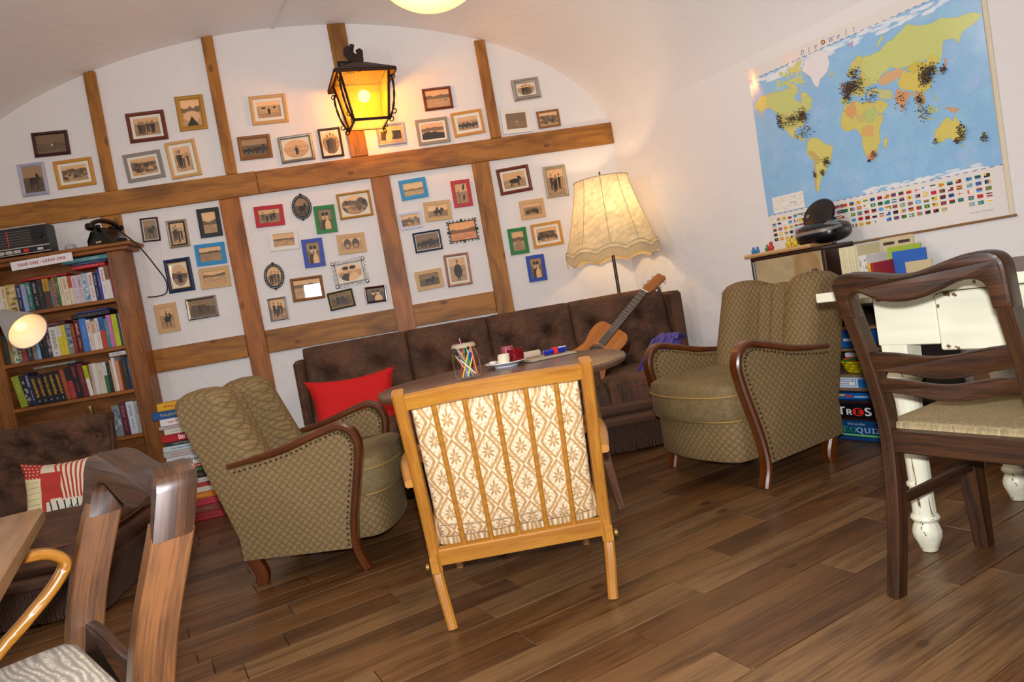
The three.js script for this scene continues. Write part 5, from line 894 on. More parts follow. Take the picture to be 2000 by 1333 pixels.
// spine atlas: one cell per book
const spines = [];   // [css base, css accent, style]
const SPC = 64, SPR = 4; let spineMat;
const bookSlots = [];
function spine(base, accent, style) { spines.push([base, accent, style]); return spines.length - 1; }
const ORD = ['first', 'second', 'third', 'fourth', 'fifth', 'sixth', 'seventh', 'eighth', 'ninth', 'tenth', 'eleventh', 'twelfth', 'thirteenth', 'fourteenth', 'fifteenth', 'sixteenth', 'seventeenth', 'eighteenth', 'nineteenth', 'twentieth', 'twenty-first', 'twenty-second', 'twenty-third', 'twenty-fourth', 'twenty-fifth', 'twenty-sixth', 'twenty-seventh', 'twenty-eighth', 'twenty-ninth', 'thirtieth'];
// book: local x thickness, y height, z depth with the spine at +z
function book(w, h, d, idx, label, pos, rot, group) {
  const g = cbox(w, h, d, .0025), P = g.attributes.position, N = g.attributes.normal, U = g.attributes.uv, cx = idx % SPC, cy = idx / SPC | 0;
  for (let k = 0; k < P.count; k++) { const front = N.getZ(k) > .5; const u = front ? clamp(P.getX(k) / w + .5, .03, .97) : .5, v = front ? clamp(P.getY(k) / h + .5, .01, .99) : .985; U.setXY(k, (cx + u) / SPC, 1 - (cy + 1 - v) / SPR); }
  const m = mesh(scene, 'book', g, spineMat); tag(m, label, 'book', group); m.position.set(...pos); if (rot) m.rotation.set(...rot); return m;
}
const rowBooks = [   // [colour name, base, accent, thickness mm, height cm, style]
  [['pale grey', '#c9cdd2', '#8a8f98', 30, 19, 1], ['white', '#d8d6d0', '#999', 24, 20, 1], ['cream and red', '#dccf9f', '#b33a2a', 26, 19.5, 2], ['tan', '#c4a868', '#7a6232', 58, 20, 3], ['navy', '#232a5a', '#c9cfe0', 30, 18.5, 2], ['pale blue', '#8ea6c8', '#d46a8a', 30, 19, 2], ['teal', '#2e6a62', '#cfe0d4', 30, 20, 2], ['black', '#17171b', '#c9c9c9', 36, 20, 2], ['charcoal', '#26262a', '#777', 30, 20.5, 1], ['ochre and brown', '#b98a1e', '#4a3526', 38, 20.5, 4], ['slate', '#5f6a80', '#caa', 18, 19, 1], ['orange-brown', '#a8601e', '#2a3a7a', 22, 20.5, 3], ['green', '#1e6a42', '#ddd', 16, 22, 1], ['cream', '#d6c9a4', '#7a6a4a', 22, 20, 1], ['cream with red print', '#d9cfb2', '#c0402e', 32, 20, 2], ['rust and cream', '#c2542e', '#d9cba6', 22, 20, 4], ['lilac-white', '#cfc4cc', '#b8388a', 32, 19.5, 2], ['pinkish white', '#cbbcba', '#8a3a9a', 32, 19.5, 2], ['grey-blue', '#a9b6be', '#3a86b0', 32, 20, 3], ['white and red', '#dcd2cc', '#c22a2a', 34, 20, 2], ['dark navy', '#1d2240', '#b9bcc8', 22, 19, 2], ['royal blue', '#2a3486', '#c9cfe0', 20, 21.5, 1], ['bright white', '#dfdcda', '#c23a4a', 30, 22.5, 2], ['brown and white', '#8a6428', '#ded8d0', 28, 23, 4], ['magenta', '#a02464', '#7a1a4a', 16, 23.5, 0]],
  [['dark grey-green', '#2c3430', '#a33', 34, 20, 1], ['tan', '#a98a52', '#5a4a2a', 28, 18, 1], ['white and green', '#c9cfb8', '#3a8a3a', 32, 16, 3], ['grey-blue', '#5a6a80', '#c9c14a', 26, 14, 3], ['brick red', '#9a3a2e', '#d9c9b0', 34, 17, 1], ['graphite', '#33343a', '#ddd', 42, 20, 2], ['orange', '#b85a1e', '#8a7a6a', 32, 20, 4], ['blue', '#2c5cae', '#7ab0dc', 24, 20, 4], ['black', '#131316', '#bbb', 28, 20.5, 1], ['soft black', '#1f1f22', '#999', 24, 20.5, 1], ['dark mottled grey', '#3a3a42', '#8a6a7a', 30, 20.5, 3], ['wide white', '#d6d2c6', '#6a6a66', 56, 20.5, 5], ['white with yellow label', '#d9d6cc', '#d6c01e', 30, 23, 4], ['yellow', '#d8c02e', '#a8902a', 28, 21.5, 1], ['grey-teal', '#7a8a84', '#3a5a7a', 42, 21, 3], ['dark red', '#8a2418', '#d0801e', 26, 20.5, 2], ['red and black', '#5a1418', '#e0d8d0', 36, 22, 2], ['bright blue', '#3f78c4', '#9ab8e0', 52, 23, 1], ['white with red print', '#d9cdc6', '#c43a3a', 32, 21.5, 2], ['peach', '#d9b088', '#e6dccc', 28, 20, 4], ['plain white', '#dedad4', '#555', 28, 21.5, 2], ['blue and red', '#35599e', '#c23a26', 38, 22, 4], ['teal-green', '#2a8f86', '#bfe0d8', 22, 20.5, 1], ['pink', '#c46aa8', '#e0a8d0', 34, 22.5, 1], ['lime-yellow', '#b9c40e', '#8a9408', 40, 22.5, 1], ['navy', '#2a2f6a', '#3a6ac0', 18, 22.5, 1], ['thin cream', '#d9c9a0', '#aaa', 14, 23, 0]],
  [['olive-lime', '#8f9a26', '#c4cc7a', 50, 22, 1], ['black', '#1a1a1c', '#8a8a8a', 32, 21.5, 3], ['navy', '#1c2348', '#d0d4e0', 34, 23, 2], ['black with yellow title', '#17181a', '#e0b01e', 40, 20.5, 5], ['black with orange title', '#17181a', '#e0901e', 40, 20.5, 5], ['black with amber title', '#18191c', '#e0a01e', 40, 20.5, 5], ['black with gold title', '#17181a', '#e6b41e', 40, 21, 5], ['black with honey title', '#17181a', '#e0a41e', 40, 21, 5], ['orange-brown', '#9a4a20', '#c47a2a', 32, 21.5, 1], ['black with red panel', '#1c1c20', '#a8343a', 38, 22, 4], ['black with red lettering', '#15151a', '#d23228', 50, 24, 2], ['dark red', '#6a1e26', '#a8585a', 40, 23.5, 1], ['yellow-green', '#b8bc1e', '#e0dcd0', 28, 21.5, 4], ['dusty pink', '#c0a09a', '#8a6a68', 20, 22, 1], ['white', '#d9d2cc', '#aaa', 30, 22, 0], ['cream', '#cfc4b2', '#9a8a78', 44, 21.5, 1], ['white and green', '#dcdad4', '#2a6a3a', 24, 21.5, 4], ['black with green print', '#16181a', '#2a6a4a', 30, 21, 2], ['peach', '#d0a478', '#aa7a52', 16, 22, 0], ['bright white', '#e0dad4', '#c9a', 22, 23.5, 0], ['salmon', '#d0885e', '#b06a4a', 24, 21, 0], ['dark grey', '#2a2a30', '#777', 32, 23.5, 1], ['dark blue', '#2a4a66', '#8ab0c8', 28, 22.5, 1]],
  [['grey-blue', '#6a7480', '#9aa', 30, 16, 3], ['white', '#c9c4ba', '#888', 26, 13, 0], ['brown', '#5a3e30', '#a98', 34, 16, 1], ['pale blue', '#8fa8c4', '#2a3a6a', 46, 17, 3], ['dark blue', '#24405a', '#7a9ab0', 34, 17, 3], ['black', '#1a1a1e', '#999', 30, 15, 1], ['grey', '#8a8a88', '#555', 28, 15, 1], ['cream', '#cfc6a8', '#9a8a5a', 34, 15, 1], ['yellow', '#c9a81e', '#7a6a1a', 24, 15, 0], ['black and yellow', '#1e1e20', '#d0b82a', 30, 15.5, 4], ['teal', '#2a5a66', '#9ac', 30, 15, 1], ['dark brown', '#3a2a22', '#876', 36, 16, 1], ['maroon', '#5e2430', '#a86a72', 30, 16, 1], ['olive', '#5a5a32', '#998', 32, 17, 1], ['slate', '#4a5460', '#9ab', 34, 18, 1], ['grey-green', '#7f8a82', '#5a6a8a', 40, 22, 3], ['wine red', '#5a2430', '#a86a72', 36, 23, 2], ['white with small print', '#ccd0d4', '#6a7a9a', 40, 23, 2], ['pale grey', '#aeb0ac', '#777', 28, 22.5, 2]],
];
const SHN = ['top', 'second', 'third', 'fourth'];
const lying = [   // [name, base, accent, length, thick, depth, x, shelf, lift, label]
  ['#b01c1c', '#d9a0a0', .29, .014, .12, -2.37, 0, .207, 'thin red book lying on the upright books, top shelf left'],
  ['#4a8f92', '#d9dcd4', .31, .03, .13, -2.09, 0, .277, 'teal and white book, uppermost of the lying stack on the top shelf'],
  ['#2a3560', '#8a94b8', .22, .019, .12, -2.07, 0, .256, 'dark blue book in the middle of the lying stack, top shelf'],
  ['#c01c20', '#e0a0a0', .215, .024, .13, -2.08, 0, .231, 'red book at the bottom of the lying stack, top shelf'],
  ['#4a1c18', '#a88', .24, .03, .13, -2.42, 1, .207, 'dark red book lying flat on the second shelf books'],
  ['#1e1c1a', '#777', .25, .03, .13, -2.13, 1, .232, 'black book lying across the second shelf books'],
  ['#2a3a86', '#b0303a', .2, .012, .12, -2.12, 1, .263, 'blue and red booklet on top of the lying black book'],
  ['#7a7a6a', '#ccc', .27, .018, .12, -2.42, 2, .243, 'grey book lying on the third shelf books at the left'],
  ['#cfd0d0', '#333', .11, .028, .12, -2.01, 2, .243, 'white box-like book lying at the right end of the third shelf'],
];
const stack = [   // pile beside the bookcase, bottom to top: [base, accent, h, w, name]
  ['#a0282a', '#7a1c20', .05, .25, 'dark red'], ['#7a3a28', '#a86a52', .045, .24, 'brown-red'], ['#b83040', '#902030', .045, .24, 'crimson'], ['#c4701c', '#e0a050', .04, .23, 'orange'], ['#cfc6b0', '#aaa', .032, .23, 'cream'], ['#b03a30', '#701c1c', .03, .24, 'brick red'], ['#c9c4b4', '#777', .03, .22, 'off-white'], ['#23251f', '#777', .045, .24, 'black'], ['#2f5a2a', '#9c9', .028, .24, 'green'], ['#c0402c', '#fff', .022, .25, 'red'], ['#d8d4d2', '#1f2a3a', .07, .25, 'thick white'], ['#b0b0a4', '#b84a7a', .035, .25, 'grey-pink'], ['#bcc4c0', '#3a7ab0', .035, .26, 'pale blue-grey'], ['#2a2a2e', '#ccc', .024, .24, 'black patterned'], ['#b41a22', '#ffffff', .05, .25, 'bright red'], ['#cfc8b6', '#999', .035, .23, 'ivory'], ['#b8aca8', '#b44a4a', .022, .25, 'grey with red edge'], ['#dcd8d4', '#c43a2a', .045, .24, 'white striped'], ['#1f4f86', '#c8b878', .05, .27, 'blue cloth'], ['#d9a41a', '#c02a20', .05, .23, 'yellow'],
];
rowBooks.flat().forEach(b => spine(b[1], b[2], b[5])); lying.forEach(b => spine(b[0], b[1], 6)); stack.forEach((b, i) => spine(b[0], b[1], i === 14 ? 7 : 6));
const comicBase = spines.length; for (const c of [['#e0d2a8', '#c9b888', 1], ['#ddcfa6', '#b9a878', 1], ['#e2d6b2', '#c9b888', 1], ['#ddd0a8', '#b9a878', 1], ['#e0d4b0', '#a99868', 1], ['#d8caa0', '#b9a878', 1], ['#dcd8d0', '#777', 3], ['#e2ded6', '#999', 3], ['#e0b81e', '#c43a1e', 4], ['#a81e1e', '#d9a', 1], ['#3f78c4', '#9ab', 1], ['#b9c43a', '#8a3', 1], ['#d6c896', '#b9a878', 1]]) spine(...c);
const spTex = canvas(SPC * 32, SPR * 256, (c) => {
  spines.forEach(([b, a, st], i) => {
    const X = (i % SPC) * 32, Y = (i / SPC | 0) * 256, r = mulberry(i * 13 + 1); c.fillStyle = b; c.fillRect(X, Y, 32, 256);
    const bar = (y0, y1, x0 = 9, x1 = 23) => { c.fillStyle = a; for (let y = y0; y < y1; y += 8 + r() * 5) c.fillRect(X + x0 + r() * 3, Y + y, x1 - x0 - r() * 4, 5); };
    if (st === 1) bar(60, 150, 12, 20); if (st === 2) { bar(24, 110); bar(140, 215, 12, 20); } if (st === 3) { for (let k = 0; k < 16; k++) { c.fillStyle = k % 2 ? a : '#ffffff55'; c.fillRect(X + r() * 20, Y + 20 + r() * 200, 4 + r() * 14, 6 + r() * 24); } } if (st === 4) { c.fillStyle = a; c.fillRect(X, Y + 110, 32, 146); c.fillStyle = '#00000044'; for (let k = 0; k < 8; k++) c.fillRect(X + 10, Y + 30 + k * 9, 12, 5); } if (st === 5) { bar(30, 190, 8, 24); c.fillStyle = '#7a9ab8'; c.fillRect(X + 12, Y + 220, 8, 14); }
    if (st === 6) { bar(50, 200, 11, 21); }
    if (st === 7) { c.save(); c.translate(X + 16, Y + 128); c.rotate(Math.PI / 2); c.fillStyle = '#fff'; c.font = 'bold 26px sans-serif'; c.textAlign = 'center'; c.fillText('Der', 0, 9); c.restore(); }
    c.fillStyle = '#ffffff00';
  });
});
spineMat = std(0xffffff, .45, { map: spTex });
{ let idx = 0; const r = mulberry(808);
  rowBooks.forEach((row, si) => {
    const y = SH[si], tot = row.reduce((a, b) => a + b[3], 0) / 1000, avail = si === 2 ? .775 : .772, sc = (avail - (si === 2 ? .06 : 0)) / tot, leanRow = si === 2; let x = -2.716;
    row.forEach((b, i) => {
      const w = b[3] / 1000 * sc - .0006, h = b[4] / 100, d = .125 + r() * .02; let a = 0; if (leanRow && i < 13) a = .13 - i * .006; else a = (r() - .5) * .012; if (a < 0 && i === row.length - 1) a = 0;
      // a leaning book pivots on its lower left edge
      const cx = x + w / 2 * Math.cos(a) - h / 2 * Math.sin(a) + (leanRow ? .035 : 0), cy = y + h / 2 * Math.cos(a) + w / 2 * Math.abs(Math.sin(a)) + .0005;
      book(w, h, d, idx++, `${b[0]} book, ${ORD[i]} from the left on the bookcase's ${SHN[si]} shelf`, [cx, cy, BF - .022 - d / 2 - r() * .008], [0, 0, a], `upright books on the bookcase's ${SHN[si]} shelf`);
      x += w / Math.cos(a) + .0006; if (si === 2 && i === 20) x += .02;
    });
  });
  for (const [b, a, L, th, d, x, si, lift, label] of lying) { const m = book(th, L, d, idx++, label, [x, SH[si] + lift + th / 2, BF - .02 - d / 2], [0, 0, Math.PI / 2 + .01], 'books lying flat in the bookcase'); }
  let y = 0.001; stack.forEach(([b, a, h, w, nm], i) => { const d = .17 + r() * .03; book(h - .001, w, d, idx++, `${nm} book lying in the tall pile beside the bookcase`, [-1.495 + (r() - .5) * .03 + i * -.003, y + h / 2, -4.72 + (r() - .5) * .02], [0, (r() - .5) * .14, Math.PI / 2], 'books piled beside the bookcase'); y += h; });
}
{ // thin folders leaning on the pile's foot
  [[0xe8e4e0, 'white'], [0xd86a1e, 'orange'], [0x1e8a34, 'green']].forEach(([c, n], i) => { const m = mesh(scene, 'folder', cbox(.012, .34, .24, .002), std(c, .5)); tag(m, `${n} thin folder leaning against the foot of the book pile`, 'folder', 'folders at the book pile'); m.position.set(-1.305 + i * .022, .172, -4.68); m.rotation.z = .2; });
}
{ // gold cup on the fourth shelf, behind the sofa
  const m = mesh(scene, 'cup', lathe([[0, 0], [.022, 0], [.024, .004], [.025, .085], [.0225, .085], [.021, .006], [0, .005]], 28, .6), std(0xc9a05a, .25, { metalness: .85 })); tag(m, 'small gold cup standing on books of the fourth shelf', 'cup'); m.position.set(-2.27, SH[3] + .161, BF - .06);
}
{ // handwritten sign
  const tx = canvas(1024, 160, (c, W, H) => { c.fillStyle = '#ece6e4'; c.fillRect(0, 0, W, H); c.fillStyle = '#a8242e'; c.font = 'bold 74px sans-serif'; c.textAlign = 'center'; c.fillText('TAKE ONE - LEAVE ONE', W / 2, 104); });
  const g = cbox(.385, .058, .004, .001); { const P = g.attributes.position, U = g.attributes.uv, N = g.attributes.normal; for (let k = 0; k < P.count; k++) N.getZ(k) > .5 ? U.setXY(k, clamp(P.getX(k) / .385 + .5), clamp(P.getY(k) / .058 + .5)) : U.setXY(k, .01, .9); }
  const m = mesh(scene, 'paper_sign', g, std(0xffffff, .7, { map: tx })); tag(m, 'white paper sign reading take one leave one under the bookcase crown', 'sign'); m.position.set(-2.325, 1.842, BF + .06); m.rotation.z = .025;
}
{ // old portable radio on the bookcase
  const t = thing('radio', 'black and silver portable radio on top of the bookcase', 'radio', [-2.5, 1.9, -5.13]);
  mesh(t, 'case', bx(-.25, .225, .012, .2, -.07, .055, .006), MAT.black); mesh(t, 'silver_trim', [bx(-.252, .227, .19, .2, .05, .06, .002), bx(-.252, .227, .052, .062, .05, .062, .002), bx(-.252, .227, .012, .02, .05, .06, .002)], std(0xc9c9c9, .25, { metalness: .9 }));
  const tx = canvas(512, 160, (c, W, H) => { c.fillStyle = '#2a2725'; c.fillRect(0, 0, W, H); c.strokeStyle = '#8a8580'; c.lineWidth = 3; for (let k = 0; k < 6; k++) { c.beginPath(); c.moveTo(10, 20 + k * 24); c.lineTo(500, 20 + k * 24); c.stroke(); for (let x = 12; x < 500; x += 17) c.fillRect(x, 14 + k * 24, 2, 12); } c.fillStyle = '#e03a24'; c.fillRect(300, 6, 7, 150); });
  const g = T(new THREE.PlaneGeometry(.37, .115), -.055, .125, .0565); mesh(t, 'dial', g, std(0xffffff, .3, { map: tx })); mesh(t, 'knob', T(R(cyl(.017, .018, .02, 24, .002), Math.PI / 2), .18, .125, .062), MAT.black);
  mesh(t, 'keys', [-.15, -.1, -.05, 0].map(x => bx(x, x + .044, .024, .046, .052, .062, .003)), std(0xb9b5ae, .4)); mesh(t, 'red_key', bx(.062, .095, .024, .046, .052, .063, .003), std(0xd4301e, .4)); mesh(t, 'pale_key', bx(.15, .185, .026, .044, .052, .063, .003), std(0xc9c6c0, .4));
  mesh(t, 'foot', [bx(-.2, -.17, 0, .013, -.05, .04, .002), bx(.15, .18, 0, .013, -.05, .04, .002)], MAT.black);
}
{ const m = mesh(scene, 'glass_dish', lathe([[0, 0], [.03, 0], [.032, .006], [.036, .02], [.03, .036], [.012, .044], [0, .045]], 28), phys(0xd8d4d2, .15, { transmission: .5, thickness: 0 })); tag(m, 'small clear domed dish on the bookcase between radio and telephone', 'dish'); m.position.set(-2.165, 1.9, -5.12); }
{ // black dial telephone, side on
  const t = thing('telephone', 'old black dial telephone on the right end of the bookcase', 'telephone', [-1.93, 1.9, -5.13], -.5), bk = std(0x0c0c0d, .18);
  const o = poly([[-.105, 0], [.105, 0], [.105, .03], [.075, .05], [.045, .1], [.02, .115], [-.03, .115], [-.06, .1], [-.105, .045]]); mesh(t, 'body', T(extr(o, .15, .012, 0), 0, 0, -.075), bk);
  mesh(t, 'cradle', [bx(-.03, .02, .11, .135, -.07, -.045, .005), bx(-.03, .02, .11, .135, .045, .07, .005)], bk);
  const hs = mesh(t, 'handset', [sweep([[0, .13, -.11], [-.005, .16, -.06], [-.008, .168, 0], [-.005, .16, .06], [0, .13, .11]], .026, .034, { up: V(1, 0, 0), n: 20, r: .5 }), T(R(cyl(.03, .027, .035, 20, .006), .35), 0, .12, -.115), T(R(cyl(.03, .027, .035, 20, .006), -.35), 0, .12, .115)], bk);
  const dl = mesh(t, 'dial', R(T(cyl(.04, .042, .012, 32, .003), 0, 0, 0), 0, 0, 0).applyMatrix4(new THREE.Matrix4().makeRotationZ(.72)).translate(-.088, .08, 0), bk); mesh(dl, 'dial_plate', T(cyl(.018, .018, .006, 24), 0, .007, 0).applyMatrix4(new THREE.Matrix4().makeRotationZ(.72)).translate(-.088, .08, 0), std(0xcfc8b0, .4));
  mesh(t, 'label_plate', bx(-.02, .03, .012, .024, .0745, .0765, .0005), std(0xc9b87a, .5));
  t.updateMatrixWorld(true); const cp = [[-1.83, 1.98, -5.08], [-1.77, 1.93, -5.02], [-1.73, 1.86, -5.1], [-1.68, 1.72, -5.2], [-1.65, 1.6, -5.27], [-1.67, 1.53, -5.285], [-1.73, 1.515, -5.285], [-1.8, 1.52, -5.285]].map(p => t.worldToLocal(V(...p)));
  mesh(t, 'cord', tube(cp, .0045, 60, 6), std(0x2a1f1a, .7), 'brown cloth cord looping down beside the bookcase');
}

// ------------------------------------------------------------------ cabinet, games shelf and small things under the map (frame of the right wall)
const RG = (name, label, cat, s, off, y, group) => thing(name, label, cat, RW(s, off, y), TM, group);   // local z along the wall, -x into the room
{
  const t = RG('shelf_unit', 'dark low shelf under the map holding board games and the old television', 'shelf', 1.88, .16, 0), dk = std(0x2a1a12, .6), bd = std(0x8a6a48, .6), L = .5;
  mesh(t, 'side_panel', bx(-.145, .145, 0, .72, -L, -L + .02, .002, 1), dk); mesh(t, 'side_panel', bx(-.145, .145, 0, .72, L - .02, L, .002, 1), dk); mesh(t, 'back_panel', bx(.13, .145, 0, .72, -L + .02, L - .02, .001), dk);
  for (const y of [.278, .352, .492, .605, .72]) mesh(t, 'board', bx(-.145, .13, y - .014, y, -L + .02, L - .02, .002, 2), y === .72 ? dk : bd);
}
const boxTex = canvas(1024, 512, (c) => {
  c.fillStyle = '#0e0d10'; c.fillRect(0, 0, 512, 256); c.fillStyle = '#b02018'; c.fillRect(0, 18, 512, 3); c.fillRect(0, 236, 512, 3); c.textAlign = 'center'; c.font = 'bold 150px sans-serif'; c.fillStyle = '#f0eeea'; c.fillText('T', 110, 185); c.font = 'bold 110px sans-serif'; c.fillText('R', 185, 185); c.fillStyle = '#e0301e'; c.beginPath(); c.arc(275, 140, 56, 0, 7); c.fill(); c.fillStyle = '#0e0d10'; c.font = 'bold 110px sans-serif'; c.fillText('E', 276, 180); c.fillStyle = '#f0eeea'; c.font = 'bold 150px sans-serif'; c.fillText('S', 372, 185); c.font = 'bold 60px sans-serif'; c.save(); c.translate(478, 140); c.rotate(-1.57); c.fillText('TRES', 0, 0); c.restore();
  c.fillStyle = '#12406e'; c.fillRect(512, 0, 512, 256); c.font = '34px sans-serif'; c.fillStyle = '#c9d4e0'; c.fillText('Das große', 760, 56); c.font = 'bold 92px serif'; c.fillStyle = '#2a9a5a'; c.fillText('GEO', 660, 150); c.font = 'bold 92px sans-serif'; c.fillStyle = '#8fb0d8'; c.fillText('QUIZ', 860, 150); c.fillStyle = '#4ab03a'; c.fillRect(580, 172, 390, 24); c.fillStyle = '#e6f0e0'; for (let x = 590; x < 960; x += 22) c.fillRect(x, 180, 14, 7);
  c.fillStyle = '#d8e4ee'; c.fillRect(0, 256, 512, 256); c.fillStyle = '#2a76c0'; c.fillRect(330, 280, 150, 220); c.fillStyle = '#fff'; c.font = '24px sans-serif'; c.fillText('Ravensburger', 405, 306); c.fillStyle = '#fff'; c.fillRect(20, 300, 290, 150); c.strokeStyle = '#2a5a96'; c.lineWidth = 8; c.strokeRect(24, 304, 282, 142); c.fillStyle = '#1f3f6e'; c.font = 'bold 58px serif'; c.fillText('Scotland', 165, 362); c.fillText('Yard', 165, 424);
  c.fillStyle = '#1c63ae'; c.fillRect(512, 256, 512, 256); c.fillStyle = '#e8c020'; c.fillRect(600, 300, 90, 70); c.fillStyle = '#d03a2a'; c.fillRect(700, 320, 80, 90); c.fillStyle = '#f0f0f0'; c.fillRect(800, 380, 160, 40);
});
const boxMat = std(0xffffff, .4, { map: boxTex });
function gameBox(name, label, s0, s1, y0, y1, depth, cell, offF = .3, tilt = 0) {   // printed long face towards the room
  const w = s1 - s0, h = y1 - y0, g = cbox(depth, h, w, .003), P = g.attributes.position, N = g.attributes.normal, U = g.attributes.uv, cx = cell % 2, cy = cell >> 1;
  for (let k = 0; k < P.count; k++) { const f = N.getX(k) < -.5; const u = f ? clamp(P.getZ(k) / w + .5, .01, .99) : .97, v = f ? clamp(P.getY(k) / h + .5, .02, .98) : .97; U.setXY(k, (cx + u) / 2, 1 - (cy + 1 - v) / 2); }
  const m = mesh(scene, name, g, boxMat); tag(m, label, 'board game', 'board games under the map'); m.position.set(...RW((s0 + s1) / 2, offF - depth / 2, (y0 + y1) / 2)); m.rotation.y = TM + tilt; return m;
}
gameBox('game_box', 'dark blue quiz game box lying lowest on the floor of the shelf', 1.82, 2.15, .002, .112, .27, 1, .335);
gameBox('game_box', 'black game box with white and red lettering on the blue quiz box', 1.84, 2.14, .113, .215, .27, 0, .335);
gameBox('game_box', 'flat bright blue game box lying askew on the black box', 1.82, 2.06, .216, .25, .22, 3, .3, .1);
gameBox('game_box', 'pale blue detective game box on the narrow middle board', 1.82, 2.1, .279, .336, .26, 2);
gameBox('game_box', 'upright blue and yellow game box on the upper board', 1.82, 2.03, .494, .59, .2, 3, .28);
{ const t = RG('basket', 'yellow glossy woven basket on the shelf under the map', 'basket', 1.99, .2, .353);
  const out = []; for (let j = 0; j < 4; j++) { const y = .01 + j * .016, r = .075 + j * .006, pts = []; for (let k = 0; k < 60; k++) { const a = k / 60 * 6.2832; pts.push(V((r + .004 * Math.sin(a * 12 + j * Math.PI)) * Math.cos(a) * .9, y, (r + .004 * Math.sin(a * 12 + j * Math.PI)) * Math.sin(a) * 1.25)); } out.push(tube(pts, .0095, 120, 6, true)); } mesh(t, 'weave', out, phys(0xd0bc12, .25, { clearcoat: .6 })); mesh(t, 'bottom', T(cyl(.5, .5, .006, 30).scale(.14, 1, .19), 0, .004, 0), std(0xc4b01a, .4));
  const g = RG('green_ribbon', 'green ribbon lying over the yellow basket', 'ribbon', 1.99, .2, .418); mesh(g, 'strip', tube([[-.07, .0, -.07], [-.075, .012, -.02], [-.06, .01, .04], [-.02, .006, .08]], .006, 20, 5), std(0x1c7a3a, .5));
  const b = RG('carton', 'orange and white packet lying in the yellow basket', 'packet', 1.98, .2, .386); mesh(b, 'body', bx(-.055, .05, 0, .05, -.07, .07, .003), std(0xcc4a1c, .5)); mesh(b, 'white_lid', bx(-.05, .045, .051, .075, -.068, .06, .003), std(0xdedad4, .5)); }
{ // old television on the shelf
  const t = RG('television', 'old wooden television cabinet with beige stained screen front under the map', 'television', 1.66, .17, .721), wd = phys(0x33190e, .3, { clearcoat: .5 });
  mesh(t, 'cabinet', [bx(-.12, .14, 0, .022, -.25, .25, .006), bx(-.12, .14, .308, .33, -.25, .25, .006), bx(-.12, .14, .02, .31, -.25, -.228, .006), bx(-.12, .14, .02, .31, .225, .25, .006), bx(.12, .14, .02, .31, -.23, .23, .002)], wd);
  const tx = dataTex(256, 160, (u, v) => { const d = Math.hypot((u - .78) / .2, (v - .62) / .52), st = sst(1, .9, d) * .5 * (1 - .5 * sst(.75, .3, d)) + (v > .6 && Math.abs(u - .78) < .19 ? .12 : 0), n = fbm(u * 8, v * 6, 8, 6, 140, 4); const k = .9 + .16 * (n - .5); return [lerp(196, 170, st) * k, lerp(172, 118, st) * k, lerp(128, 62, st) * k]; });
  const g = grid(20, 14, (u, v) => { const a = u * 2 - 1, b = v * 2 - 1; return [-.112 - .0 * a, .165 + b * .14, a * .225, u, v]; }, 1, 1, true); mesh(t, 'front', bx(-.11, -.1, .02, .31, -.228, .226, .002), std(0xc2a878, .7)); mesh(t, 'screen_mask', g, std(0xffffff, .6, { map: tx }));
  mesh(t, 'pull', [between([-.112, .2, .19], [-.14, .2, .19], .005, .005, 8), T(cyl(.012, .016, .03, 12), -.14, .2, .19), bx(-.125, -.112, .17, .185, .13, .23, .003)], std(0x4a2614, .4));
  const bd = mesh(scene, 'wooden_board', cbox(.22, .022, .46, .008, 2), std(0xc79a64, .6, { bumpMap: tableTex, bumpScale: .0005 })); tag(bd, 'light wooden board with rounded edge on top of the television', 'board'); bd.position.set(...RW(1.61, .2, 1.063)); bd.rotation.y = TM;
}
{ // gummy-bear toys and a flowered card on the board
  const bear = (nm, c, s, label, sc = 1) => { const t = RG('toy_figure', label, 'toy', s, .25, 1.074, 'little bear figures on the board'), m = phys(c, .25, { clearcoat: .7 }); const g = [T(new THREE.SphereGeometry(.014, 12, 10).scale(1, 1.15, 1), 0, .018, 0), T(new THREE.SphereGeometry(.01, 12, 10), 0, .038, 0)]; for (const q of [-1, 1]) g.push(T(new THREE.SphereGeometry(.0045, 8, 6), 0, .047, q * .007), T(new THREE.SphereGeometry(.0055, 8, 6), -.008, .024, q * .013), T(new THREE.SphereGeometry(.0065, 8, 6), -.007, .006, q * .011)); mesh(t, 'body', g, m); t.scale.setScalar(sc); return t; };
  bear('a', 0x1a74b4, 1.415, 'left one of two linked blue bear figures', .8); bear('b', 0x1a74b4, 1.445, 'right one of two linked blue bear figures', .8); bear('c', 0xc8201c, 1.545, 'red bear figure on the board', 1.05); bear('d', 0x1c7a34, 1.517, 'green bear figure behind the red one', .8); bear('e', 0xd8b414, 1.67, 'left of the two yellow bear figures', 1.1); bear('f', 0xd8b414, 1.712, 'yellow bear figure right beside the black radio', 1.1);
  const tx = canvas(128, 192, (c, W, H) => { c.fillStyle = '#a9cfd0'; c.fillRect(0, 0, W, H); for (const [x, y, r, q] of [[40, 50, 26, '#d8607a'], [96, 34, 16, '#e8a0aa'], [30, 150, 14, '#d83a3a']]) { c.fillStyle = q; for (let k = 0; k < 5; k++) { c.beginPath(); c.arc(x + r * .6 * Math.cos(k * 1.257), y + r * .6 * Math.sin(k * 1.257), r * .45, 0, 7); c.fill(); } } });
  const g = cbox(.004, .115, .095, .001); { const P = g.attributes.position, U = g.attributes.uv; for (let k = 0; k < P.count; k++) U.setXY(k, clamp(P.getZ(k) / .095 + .5), clamp(P.getY(k) / .115 + .5)); } const m = mesh(scene, 'greeting_card', g, std(0xffffff, .6, { map: tx })); tag(m, 'pale blue card with pink flowers standing behind the yellow bears', 'card'); m.position.set(...RW(1.675, .15, 1.131)); m.rotation.y = TM; m.rotation.z = -.08;
}
